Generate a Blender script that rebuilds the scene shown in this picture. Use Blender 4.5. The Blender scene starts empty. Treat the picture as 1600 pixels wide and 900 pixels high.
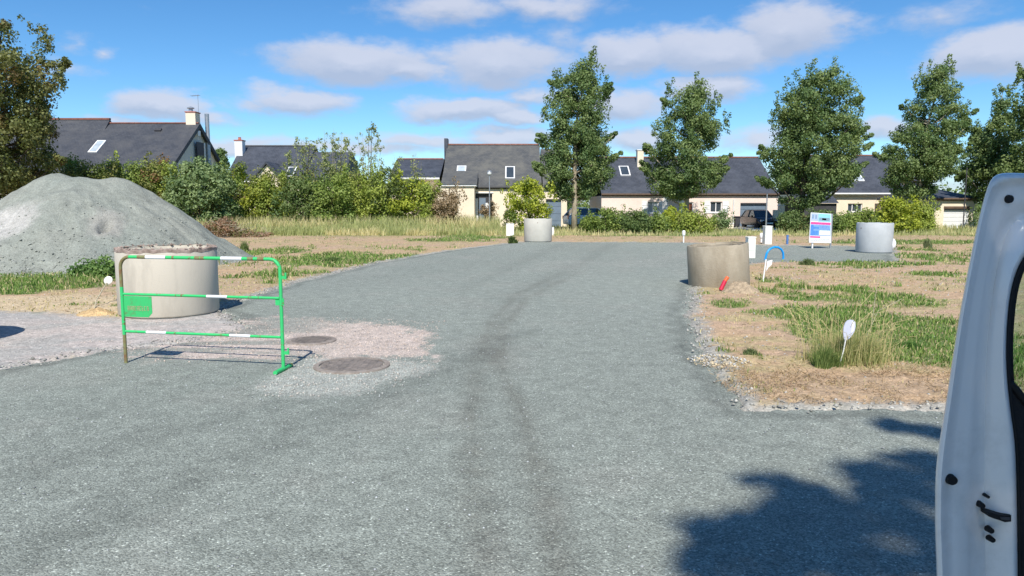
import bpy, math, random
import numpy as np
from mathutils import Vector, Matrix

# ------------------------------------------------------------ camera, world, sun, exposure
SC = bpy.context.scene
COL = SC.collection
HC = 1.64                       # camera height
FPX = 1155.0                    # focal length in pixels of the 1600 px wide photograph
PITCH = math.atan(130.0 / FPX)
cam_d = bpy.data.cameras.new('camera')
cam_d.sensor_width = 36.0
cam_d.lens = 36.0 * FPX / 1600.0
cam_d.clip_start = 0.05
cam_d.clip_end = 8000.0
cam = bpy.data.objects.new('camera', cam_d)
COL.objects.link(cam)
cam.location = (0, 0, HC)
cam.rotation_euler = (math.pi / 2 - PITCH, 0, 0)
SC.camera = cam
SC.render.resolution_x = 1024
SC.render.resolution_y = 576
SC.view_settings.view_transform = 'Standard'
SC.view_settings.look = 'None'
SC.view_settings.gamma = 1.0
SC.view_settings.exposure = 0.33
try:
    SC.view_settings.use_curve_mapping = False
    SC.cycles.max_bounces = 6
    SC.cycles.transparent_max_bounces = 12
except Exception:
    pass

SUN_EL = 48.0
SUN_STRENGTH = 4.6
SKY_STRENGTH = 0.12
sl = bpy.data.lights.new('sun', 'SUN')
sl.energy = SUN_STRENGTH
sl.angle = math.radians(0.5)
sl.color = (1.0, 0.95, 0.87)
so = bpy.data.objects.new('sun', sl)
COL.objects.link(so)
so.location = (0, -20, 40)
so.rotation_euler = (math.radians(90 - SUN_EL), 0, math.radians(-2.0))

_sp, _cp = math.sin(PITCH), math.cos(PITCH)


def ray(px, py):
    """World direction seen at a pixel of the photograph (used only to measure where things stand)."""
    X = (px - 800.0) / FPX
    V = (450.0 - py) / FPX
    return Vector((X, _cp + V * _sp, -_sp + V * _cp))


def at(px, py, z=0.0):
    d = ray(px, py)
    t = (z - HC) / d.z
    return Vector((d.x * t, d.y * t, z))


def atY(px, py, Y):
    d = ray(px, py)
    t = Y / d.y
    return Vector((d.x * t, Y, HC + d.z * t))


def azel(px, py):
    d = ray(px, py)
    return math.atan2(d.x, d.y), math.atan2(d.z, math.hypot(d.x, d.y))


# ------------------------------------------------------------ world: Nishita sky with clouds
def build_world():
    w = bpy.data.worlds.new('World')
    SC.world = w
    w.use_nodes = True
    nt = w.node_tree
    nt.nodes.clear()
    N = nt.nodes.new
    L = nt.links.new
    out = N('ShaderNodeOutputWorld')
    bg = N('ShaderNodeBackground')
    L(bg.outputs[0], out.inputs[0])
    bg.inputs['Strength'].default_value = SKY_STRENGTH
    sky = N('ShaderNodeTexSky')
    sky.sky_type = 'NISHITA'
    sky.sun_disc = False
    sky.sun_elevation = math.radians(SUN_EL)
    sky.sun_rotation = math.radians(182.0)
    sky.altitude = 0
    sky.air_density = SKY_AIR
    sky.dust_density = SKY_DUST
    sky.ozone_density = SKY_OZONE
    hs = N('ShaderNodeHueSaturation')
    hs.inputs['Saturation'].default_value = SKY_SAT
    hs.inputs['Value'].default_value = SKY_VAL
    L(sky.outputs[0], hs.inputs['Color'])
    tint = N('ShaderNodeMix')
    tint.data_type = 'RGBA'
    tint.blend_type = 'MULTIPLY'
    tint.inputs[0].default_value = 1.0
    L(hs.outputs[0], tint.inputs[6])
    tint.inputs[7].default_value = SKY_TINT

    tc = N('ShaderNodeTexCoord')
    sep = N('ShaderNodeSeparateXYZ')
    L(tc.outputs['Generated'], sep.inputs[0])

    def m(op, a, b=None, clamp=False):
        n = N('ShaderNodeMath')
        n.operation = op
        n.use_clamp = clamp
        for i, q in enumerate((a, b)):
            if q is None:
                continue
            if isinstance(q, (int, float)):
                n.inputs[i].default_value = q
            else:
                L(q, n.inputs[i])
        return n.outputs[0]
    az = m('ARCTAN2', sep.outputs[0], sep.outputs[1])
    el = m('ARCSINE', sep.outputs[2])
    comb = N('ShaderNodeCombineXYZ')
    L(az, comb.inputs[0])
    L(el, comb.inputs[1])

    def noise(scale, detail, rough, vec, stretch=(1, 1, 1), off=(0, 0, 0)):
        mp = N('ShaderNodeMapping')
        mp.inputs['Scale'].default_value = stretch
        mp.inputs['Location'].default_value = off
        L(vec, mp.inputs[0])
        n = N('ShaderNodeTexNoise')
        n.inputs['Scale'].default_value = scale
        n.inputs['Detail'].default_value = detail
        n.inputs['Roughness'].default_value = rough
        L(mp.outputs[0], n.inputs['Vector'])
        return n
    warp = noise(9.0, 5.0, 0.62, comb.outputs[0], (1, 2.2, 1))
    ws = N('ShaderNodeVectorMath')
    ws.operation = 'SUBTRACT'
    L(warp.outputs['Color'], ws.inputs[0])
    ws.inputs[1].default_value = (0.5, 0.5, 0.5)
    wm = N('ShaderNodeVectorMath')
    wm.operation = 'MULTIPLY'
    L(ws.outputs[0], wm.inputs[0])
    wm.inputs[1].default_value = (0.11, 0.045, 0)
    wa = N('ShaderNodeVectorMath')
    wa.operation = 'ADD'
    L(comb.outputs[0], wa.inputs[0])
    L(wm.outputs[0], wa.inputs[1])

    blobs = [(560, 95, 135, 34, .95), (640, 105, 70, 24, .8), (780, 100, 110, 36, .9), (700, 80, 90, 20, .4),
             (700, 15, 120, 26, .65), (850, 8, 110, 22, .6),
             (990, 82, 95, 34, .95), (1110, 78, 120, 40, 1), (1240, 48, 100, 46, 1), (1300, 50, 40, 22, .6),
             (1110, 138, 75, 26, .85), (470, 154, 90, 22, .8), (400, 160, 60, 14, .5), (250, 162, 75, 24, .85),
             (300, 180, 90, 14, .6), (730, 172, 100, 22, .95), (800, 184, 60, 14, .8), (830, 148, 75, 18, .6),
             (790, 215, 80, 18, .8), (650, 222, 120, 16, .6), (1390, 195, 60, 22, .7), (975, 160, 70, 30, .85),
             (990, 218, 70, 22, .8), (1540, 88, 105, 40, .95), (1470, 25, 90, 30, .4), (1355, 38, 36, 22, .3),
             (120, 62, 28, 22, .3), (178, 78, 26, 16, .35), (110, 102, 60, 16, .4), (350, 225, 150, 14, .7),
             (180, 190, 90, 12, .5), (1180, 220, 70, 22, .6), (560, 235, 160, 12, .6), (880, 60, 60, 40, .35),
             (1740, 130, 120, 30, .8), (-130, 60, 110, 30, .6), (-260, 150, 160, 26, .8), (1880, 60, 110, 30, .7)]

    def field(vec):
        cur = None
        for (cx, cy, rx, ry, s) in blobs:
            a0, e0 = azel(cx, cy)
            a1, _ = azel(cx + rx * 1.36, cy)
            _, e1 = azel(cx, cy - ry * 1.42)
            mp = N('ShaderNodeVectorMath')
            mp.operation = 'SUBTRACT'
            L(vec, mp.inputs[0])
            mp.inputs[1].default_value = (a0, e0, 0)
            ml = N('ShaderNodeVectorMath')
            ml.operation = 'MULTIPLY'
            L(mp.outputs[0], ml.inputs[0])
            ml.inputs[1].default_value = (1 / abs(a1 - a0), 1 / abs(e1 - e0), 0)
            ln = N('ShaderNodeVectorMath')
            ln.operation = 'LENGTH'
            L(ml.outputs[0], ln.inputs[0])
            v = m('MULTIPLY', m('SUBTRACT', 1.0, ln.outputs['Value'], True), s * 2.0)
            cur = v if cur is None else m('MAXIMUM', cur, v)
        return cur
    f0 = field(wa.outputs[0])
    up = N('ShaderNodeVectorMath')
    up.operation = 'ADD'
    L(wa.outputs[0], up.inputs[0])
    up.inputs[1].default_value = (0.004, 0.012, 0)
    f1 = field(up.outputs[0])
    # the same kind of broken cloud all round, beyond what the photograph shows
    gen = noise(2.6, 7.0, 0.6, tc.outputs['Generated'], (1, 1, 2.6), (3.1, 1.7, 0.2))
    g = m('MULTIPLY', m('SUBTRACT', gen.outputs['Fac'], 0.52, True), 5.0)
    outm = N('ShaderNodeMapRange')
    L(m('ABSOLUTE', az), outm.inputs[0])
    outm.inputs[1].default_value = 0.72
    outm.inputs[2].default_value = 0.95
    g = m('MULTIPLY', g, outm.outputs[0])
    f = m('MAXIMUM', f0, g)
    fine = noise(30.0, 6.0, 0.6, comb.outputs[0], (1, 2.0, 1))
    fn = m('MULTIPLY', m('SUBTRACT', fine.outputs['Fac'], 0.5), 0.85)
    dens = N('ShaderNodeMapRange')
    dens.interpolation_type = 'SMOOTHSTEP'
    L(m('ADD', f, fn), dens.inputs[0])
    dens.inputs[1].default_value = 0.06
    dens.inputs[2].default_value = 1.05
    dens.inputs[4].default_value = 0.88
    # brighter crowns, greyer bases
    edge = N('ShaderNodeMapRange')
    L(m('ADD', m('SUBTRACT', f0, f1), m('MULTIPLY', fn, 0.5)), edge.inputs[0])
    edge.inputs[1].default_value = -0.45
    edge.inputs[2].default_value = 0.55
    cc = N('ShaderNodeMix')
    cc.data_type = 'RGBA'
    L(edge.outputs[0], cc.inputs[0])
    k = 1.0 / SKY_STRENGTH
    cc.inputs[6].default_value = (0.37 * k, 0.43 * k, 0.56 * k, 1)
    cc.inputs[7].default_value = (0.53 * k, 0.56 * k, 0.66 * k, 1)
    # far cloud layers merge low over the horizon, all the way round
    low = N('ShaderNodeMapRange')
    low.interpolation_type = 'SMOOTHSTEP'
    L(m('ADD', el, m('MULTIPLY', fn, 0.12)), low.inputs[0])
    low.inputs[1].default_value = 0.075
    low.inputs[2].default_value = 0.0
    low.inputs[3].default_value = 0.0
    low.inputs[4].default_value = 0.72
    dmax = m('MAXIMUM', dens.outputs[0], low.outputs[0])
    mix = N('ShaderNodeMix')
    mix.data_type = 'RGBA'
    L(dmax, mix.inputs[0])
    L(tint.outputs[2], mix.inputs[6])
    L(cc.outputs[2], mix.inputs[7])
    L(mix.outputs[2], bg.inputs['Color'])


SKY_AIR, SKY_DUST, SKY_OZONE, SKY_SAT, SKY_VAL = 0.8, 0.0, 4.0, 1.18, 1.0
SKY_TINT = (0.82, 0.96, 0.98, 1)
build_world()

# ------------------------------------------------------------ materials


def new_mat(name):
    mt = bpy.data.materials.new(name)
    mt.use_nodes = True
    nt = mt.node_tree
    b = nt.nodes.get('Principled BSDF')
    return mt, nt, b


def mat(name, base, rough=0.7, var=0.15, scale=4.0, metal=0.0, bump=0.0, bscale=40.0, base2=None, spec=0.4, detail=6.0, stretch=(1, 1, 1), thr=(0.35, 0.65)):
    mt, nt, b = new_mat(name)
    N, L = nt.nodes.new, nt.links.new
    tc = N('ShaderNodeTexCoord')
    mp = N('ShaderNodeMapping')
    mp.inputs['Scale'].default_value = stretch
    L(tc.outputs['Object'], mp.inputs[0])
    n = N('ShaderNodeTexNoise')
    n.inputs['Scale'].default_value = scale
    n.inputs['Detail'].default_value = detail
    n.inputs['Roughness'].default_value = 0.65
    L(mp.outputs[0], n.inputs['Vector'])
    r = N('ShaderNodeValToRGB')
    r.color_ramp.elements[0].position = thr[0]
    r.color_ramp.elements[1].position = thr[1]
    c2 = base2 if base2 else tuple(c * (1 + var) for c in base)
    c1 = base if base2 else tuple(c * (1 - var) for c in base)
    r.color_ramp.elements[0].color = (*c1, 1)
    r.color_ramp.elements[1].color = (*[min(c, 1) for c in c2], 1)
    L(n.outputs['Fac'], r.inputs[0])
    L(r.outputs[0], b.inputs['Base Color'])
    b.inputs['Roughness'].default_value = rough
    b.inputs['Metallic'].default_value = metal
    b.inputs['Specular IOR Level'].default_value = spec
    if bump > 0:
        n2 = N('ShaderNodeTexNoise')
        n2.inputs['Scale'].default_value = bscale
        n2.inputs['Detail'].default_value = 4
        L(tc.outputs['Object'], n2.inputs['Vector'])
        bp = N('ShaderNodeBump')
        bp.inputs['Strength'].default_value = bump
        bp.inputs['Distance'].default_value = 0.02
        L(n2.outputs['Fac'], bp.inputs['Height'])
        L(bp.outputs[0], b.inputs['Normal'])
    return mt


def attr_mat(name, speck=0.3, sscale=80.0, bump=0.4, bdist=0.01, rough=0.9, white=0.0, s2=0.12, s2scale=7.0):
    """Vertex colour (what the surface is made of) broken up by stone-sized cells."""
    mt, nt, b = new_mat(name)
    N, L = nt.nodes.new, nt.links.new
    at_ = N('ShaderNodeAttribute')
    at_.attribute_name = 'col'
    tc = N('ShaderNodeTexCoord')
    v = N('ShaderNodeTexVoronoi')
    v.inputs['Scale'].default_value = sscale
    L(tc.outputs['Object'], v.inputs['Vector'])
    sp = N('ShaderNodeSeparateColor')
    L(v.outputs['Color'], sp.inputs[0])
    n = N('ShaderNodeTexNoise')
    n.inputs['Scale'].default_value = s2scale
    n.inputs['Detail'].default_value = 8
    n.inputs['Roughness'].default_value = 0.7
    L(tc.outputs['Object'], n.inputs['Vector'])

    def rng_(src, lo, hi, a=0.0, c=1.0):
        q = N('ShaderNodeMapRange')
        L(src, q.inputs[0])
        q.inputs[1].default_value = a
        q.inputs[2].default_value = c
        q.inputs[3].default_value = lo
        q.inputs[4].default_value = hi
        return q.outputs[0]
    a1 = rng_(sp.outputs[0], 1 - speck, 1 + speck)
    a2 = rng_(n.outputs['Fac'], 1 - s2 * 2, 1 + s2 * 2, 0.25, 0.75)
    mu = N('ShaderNodeMath')
    mu.operation = 'MULTIPLY'
    L(a1, mu.inputs[0])
    L(a2, mu.inputs[1])
    last = mu.outputs[0]
    if white > 0:
        th = rng_(sp.outputs[1], 1.0, 1.0 + white, 0.93, 0.97)
        m3 = N('ShaderNodeMath')
        m3.operation = 'MULTIPLY'
        L(last, m3.inputs[0])
        L(th, m3.inputs[1])
        last = m3.outputs[0]
    vm = N('ShaderNodeVectorMath')
    vm.operation = 'SCALE'
    L(at_.outputs['Color'], vm.inputs[0])
    L(last, vm.inputs['Scale'])
    L(vm.outputs[0], b.inputs['Base Color'])
    b.inputs['Roughness'].default_value = rough
    b.inputs['Specular IOR Level'].default_value = 0.25
    bp = N('ShaderNodeBump')
    bp.inputs['Strength'].default_value = bump
    bp.inputs['Distance'].default_value = bdist
    inv = N('ShaderNodeMath')
    inv.operation = 'SUBTRACT'
    inv.inputs[0].default_value = 1.0
    L(v.outputs['Distance'], inv.inputs[1])
    ad = N('ShaderNodeMath')
    ad.operation = 'ADD'
    L(inv.outputs[0], ad.inputs[0])
    L(n.outputs['Fac'], ad.inputs[1])
    L(ad.outputs[0], bp.inputs['Height'])
    L(bp.outputs[0], b.inputs['Normal'])
    return mt


def leaf_mat(name, trans=0.3, rough=0.55):
    mt, nt, b = new_mat(name)
    N, L = nt.nodes.new, nt.links.new
    at_ = N('ShaderNodeAttribute')
    at_.attribute_name = 'col'
    L(at_.outputs['Color'], b.inputs['Base Color'])
    b.inputs['Roughness'].default_value = rough
    b.inputs['Specular IOR Level'].default_value = 0.3
    tr = N('ShaderNodeBsdfTranslucent')
    vm = N('ShaderNodeVectorMath')
    vm.operation = 'MULTIPLY'
    L(at_.outputs['Color'], vm.inputs[0])
    vm.inputs[1].default_value = (1.3, 1.5, 0.7)
    L(vm.outputs[0], tr.inputs[0])
    mx = N('ShaderNodeMixShader')
    mx.inputs[0].default_value = trans
    L(b.outputs[0], mx.inputs[1])
    L(tr.outputs[0], mx.inputs[2])
    L(mx.outputs[0], nt.nodes['Material Output'].inputs[0])
    return mt


def slate_mat(name, c1, c2, moss=None, scale=1.0):
    mt, nt, b = new_mat(name)
    N, L = nt.nodes.new, nt.links.new
    tc = N('ShaderNodeTexCoord')
    mp = N('ShaderNodeMapping')
    mp.inputs['Rotation'].default_value = (math.radians(90), 0, 0)
    L(tc.outputs['Object'], mp.inputs[0])
    br = N('ShaderNodeTexBrick')
    br.inputs['Scale'].default_value = 1.0
    br.inputs['Brick Width'].default_value = 0.22
    br.inputs['Row Height'].default_value = 0.11
    br.inputs['Mortar Size'].default_value = 0.006
    br.inputs['Color1'].default_value = (*c1, 1)
    br.inputs['Color2'].default_value = (*c2, 1)
    br.inputs['Mortar'].default_value = (c1[0] * .5, c1[1] * .5, c1[2] * .5, 1)
    L(mp.outputs[0], br.inputs['Vector'])
    n = N('ShaderNodeTexNoise')
    n.inputs['Scale'].default_value = 0.9
    n.inputs['Detail'].default_value = 9
    n.inputs['Roughness'].default_value = 0.72
    L(tc.outputs['Object'], n.inputs['Vector'])
    r = N('ShaderNodeValToRGB')
    r.color_ramp.elements[0].position = 0.42
    r.color_ramp.elements[1].position = 0.72
    r.color_ramp.elements[0].color = (0, 0, 0, 1)
    r.color_ramp.elements[1].color = (1, 1, 1, 1)
    L(n.outputs['Fac'], r.inputs[0])
    mx = N('ShaderNodeMix')
    mx.data_type = 'RGBA'
    L(r.outputs[0], mx.inputs[0])
    L(br.outputs['Color'], mx.inputs[6])
    mc = moss if moss else tuple(c * 1.35 for c in c2)
    mx.inputs[7].default_value = (*mc, 1)
    L(mx.outputs[2], b.inputs['Base Color'])
    b.inputs['Roughness'].default_value = 0.62
    b.inputs['Specular IOR Level'].default_value = 0.35
    bp = N('ShaderNodeBump')
    bp.inputs['Strength'].default_value = 0.5
    bp.inputs['Distance'].default_value = 0.01
    L(br.outputs['Fac'], bp.inputs['Height'])
    bp.invert = True
    L(bp.outputs[0], b.inputs['Normal'])
    return mt


def glass_mat(name, tint=(0.75, 0.85, 0.8), fac=0.12):
    mt, nt, b = new_mat(name)
    N, L = nt.nodes.new, nt.links.new
    tr = N('ShaderNodeBsdfTransparent')
    tr.inputs[0].default_value = (*tint, 1)
    gl = N('ShaderNodeBsdfGlossy')
    gl.inputs['Roughness'].default_value = 0.02
    lw = N('ShaderNodeFresnel')
    lw.inputs[0].default_value = 1.45
    mx = N('ShaderNodeMixShader')
    L(lw.outputs[0], mx.inputs[0])
    L(tr.outputs[0], mx.inputs[1])
    L(gl.outputs[0], mx.inputs[2])
    L(mx.outputs[0], nt.nodes['Material Output'].inputs[0])
    return mt


M = {}
M['concrete'] = mat('pale_concrete', (0.40, 0.365, 0.30), 0.85, 0.10, 3.0, bump=0.15, bscale=60, base2=(0.52, 0.475, 0.39), stretch=(1, 1, .3), thr=(.3, .52), detail=10)
M['cast_frame'] = mat('rusty_frame', (0.22, 0.18, 0.15), 0.85, 0.2, 20, bump=0.4, bscale=50, base2=(0.34, 0.30, 0.26))
M['concrete_mid'] = mat('light_concrete', (0.50, 0.48, 0.42), 0.85, 0.07, 2.2, bump=0.3, bscale=45)
M['concrete_brown'] = mat('weathered_concrete', (0.27, 0.225, 0.16), 0.9, 0.2, 2.0, bump=0.5, bscale=35, base2=(0.41, 0.355, 0.27), stretch=(1, 1, .5))
M['concrete_white'] = mat('new_concrete', (0.44, 0.46, 0.47), 0.75, 0.08, 2.0, bump=0.2, bscale=30)
M['rim_dirt_and_hole_dark'] = mat('rim_dirt_and_hole_dark', (0.20, 0.15, 0.12), 0.95, 0.2, 9, bump=0.6, bscale=30, base2=(0.42, 0.33, 0.28))
M['green_paint'] = mat('green_rusty_paint', (0.17, 0.13, 0.05), 0.55, 0.1, 16, base2=(0.04, 0.50, 0.15), thr=(0.36, 0.42), detail=8)
M['green_plate'] = mat('green_plate_paint', (0.10, 0.26, 0.09), 0.55, 0.1, 14, base2=(0.045, 0.46, 0.14), thr=(0.32, 0.46), detail=9)
M['rust'] = mat('rusty_steel', (0.20, 0.10, 0.05), 0.85, 0.2, 18, base2=(0.20, 0.24, 0.10))
M['white_band'] = mat('white_reflective_band', (0.78, 0.78, 0.78), 0.35, 0.05, 30)
M['letter_worn'] = mat('worn_lettering', (0.33, 0.33, 0.18), 0.7, 0.2, 50)
M['white_plastic'] = mat('white_plastic', (0.80, 0.80, 0.78), 0.5, 0.04, 6)
M['cream_box'] = mat('cream_plastic', (0.78, 0.77, 0.70), 0.5, 0.04, 6)
M['blue_pipe'] = mat('blue_plastic', (0.01, 0.30, 0.75), 0.35, 0.1, 10)
M['blue_post'] = mat('blue_post_paint', (0.08, 0.18, 0.42), 0.5, 0.1, 10)
M['orange'] = mat('orange_plastic', (0.85, 0.12, 0.03), 0.45, 0.1, 10)
M['red_pipe'] = mat('red_plastic', (0.55, 0.02, 0.06), 0.5, 0.15, 12)
M['dark_metal'] = mat('dark_cast_iron', (0.15, 0.135, 0.125), 0.8, 0.15, 12, bump=0.5, bscale=60, base2=(0.26, 0.225, 0.20))
M['grey_metal'] = mat('galvanised_steel', (0.42, 0.44, 0.46), 0.4, 0.1, 8, metal=0.6)
M['wood_stick'] = mat('pale_wood', (0.45, 0.40, 0.28), 0.8, 0.2, 20)
M['render_cream'] = mat('cream_render', (0.80, 0.69, 0.53), 0.92, 0.05, 1.2, bump=0.15, bscale=30)
M['render_pink'] = mat('pink_render', (0.80, 0.66, 0.58), 0.92, 0.05, 1.2, bump=0.15, bscale=30)
M['render_grey'] = mat('grey_render', (0.62, 0.61, 0.56), 0.92, 0.08, 1.2, bump=0.15, bscale=30)
M['white_paint'] = mat('white_paint', (0.76, 0.76, 0.75), 0.6, 0.04, 3)
M['slate_dark'] = slate_mat('dark_slate', (0.046, 0.053, 0.068), (0.066, 0.073, 0.090))
M['slate_brown'] = slate_mat('brown_grey_slate', (0.050, 0.055, 0.067), (0.068, 0.073, 0.086), (0.092, 0.093, 0.097))
M['slate_mossy'] = slate_mat('lichen_slate', (0.076, 0.080, 0.084), (0.108, 0.110, 0.110), (0.155, 0.150, 0.130))
M['ridge_tile'] = mat('terracotta_ridge', (0.22, 0.10, 0.075), 0.85, 0.2, 3)
M['brick_red'] = mat('red_brick', (0.45, 0.16, 0.11), 0.85, 0.15, 6)
M['lead'] = mat('dark_trim', (0.05, 0.05, 0.055), 0.6, 0.2, 5)
M['brown_trim'] = mat('brown_fascia', (0.13, 0.085, 0.06), 0.7, 0.2, 5)
M['door_blue'] = mat('blue_grey_door_paint', (0.16, 0.21, 0.27), 0.5, 0.08, 3)
M['door_brown'] = mat('red_brown_door', (0.24, 0.085, 0.045), 0.6, 0.15, 5)
M['pane'] = mat('window_pane', (0.05, 0.065, 0.08), 0.12, 0.2, 1.0, spec=0.8)
M['pane_pale'] = mat('pale_pane', (0.40, 0.46, 0.50), 0.2, 0.2, 1.0, spec=0.8)  # pale blue-grey base colour for some panes
M['straw'] = mat('straw_stalks', (0.50, 0.43, 0.20), 0.8, 0.15, 20)
M['paddle'] = mat('shade_toned_white_plastic', (0.52, 0.55, 0.66), 0.5, 0.04, 6)  # lavender shade tone put into the base colour of white plastic
M['bark'] = mat('grey_bark', (0.24, 0.20, 0.14), 0.9, 0.25, 6, bump=0.6, bscale=14, base2=(0.42, 0.37, 0.27), stretch=(1, 1, .3))
M['bark_dark'] = mat('dark_bark', (0.07, 0.055, 0.04), 0.9, 0.25, 6, bump=0.6, bscale=14, stretch=(1, 1, .3))
M['leaf'] = leaf_mat('leaves')
M['grass'] = leaf_mat('grass_blades', 0.25, 0.7)
M['ground'] = attr_mat('ground_soil', 0.22, 55, 0.5, 0.012, 0.95, 0.2, 0.16, 9)
M['road'] = attr_mat('gravel_chip_surface', 0.40, 110, 0.65, 0.008, 0.85, 0.8, 0.12, 5)
M['heap'] = attr_mat('crushed_gravel', 0.20, 45, 0.6, 0.012, 0.95, 0.15, 0.10, 3)
M['stone'] = leaf_mat('loose_stones', 0.0, 0.85)
M['car_black'] = mat('black_car_paint', (0.012, 0.013, 0.018), 0.18, 0.1, 2, spec=0.7)
M['car_white'] = mat('white_car_paint', (0.72, 0.74, 0.76), 0.3, 0.03, 2)
M['car_glass'] = mat('dark_car_glass', (0.02, 0.03, 0.04), 0.06, 0.1, 2, spec=0.9)
M['tyre'] = mat('tyre_rubber', (0.02, 0.02, 0.02), 0.85, 0.2, 20)
M['rim_metal'] = mat('wheel_metal', (0.35, 0.36, 0.38), 0.35, 0.1, 5, metal=0.7)
M['lamp_red'] = mat('red_lamp_lens', (0.35, 0.01, 0.01), 0.2, 0.1, 5)
M['lamp_clear'] = mat('clear_lamp_lens', (0.6, 0.62, 0.65), 0.15, 0.05, 5)
M['door_paint'] = mat('pale_van_paint', (0.64, 0.61, 0.58), 0.22, 0.035, 9, base2=(0.80, 0.765, 0.74), spec=0.6, bump=0.03, bscale=9, thr=(0.30, 0.52), detail=10)
M['rubber_and_hole_black'] = mat('rubber_and_hole_black', (0.006, 0.006, 0.007), 0.7, 0.2, 20)
M['black_trim'] = mat('black_door_trim', (0.008, 0.008, 0.010), 0.6, 0.2, 60, bump=0.2, bscale=200)
M['window_glass'] = glass_mat('tinted_door_glass')
M['bag'] = mat('white_bag', (0.8, 0.8, 0.8), 0.6, 0.03, 6)
M['print_white'] = mat('print_white', (0.80, 0.78, 0.80), 0.5, 0.02, 3)
M['print_lav'] = mat('print_lavender', (0.42, 0.50, 0.85), 0.5, 0.05, 3)
M['print_cyan'] = mat('print_pale_cyan', (0.28, 0.62, 0.78), 0.5, 0.05, 3)
M['print_blue'] = mat('print_blue', (0.07, 0.20, 0.70), 0.5, 0.1, 8, base2=(0.12, 0.32, 0.80))
M['print_pale_blue'] = mat('print_pale_blue', (0.20, 0.38, 0.82), 0.5, 0.1, 8)
M['print_pink'] = mat('print_pink', (0.72, 0.08, 0.30), 0.5, 0.1, 8)
M['print_grey'] = mat('print_grey', (0.22, 0.32, 0.38), 0.5, 0.1, 8)

# ------------------------------------------------------------ mesh helpers


def tag(o, label=None, cat=None, group=None, kind=None):
    if label:
        o['label'] = label
    if cat:
        o['category'] = cat
    if group:
        o['group'] = group
    if kind:
        o['kind'] = kind
    return o


def empty(name, loc=(0, 0, 0), label=None, cat=None, group=None):
    o = bpy.data.objects.new(name, None)
    o.location = loc
    o.empty_display_size = 0.2
    COL.objects.link(o)
    return tag(o, label, cat, group)


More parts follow.
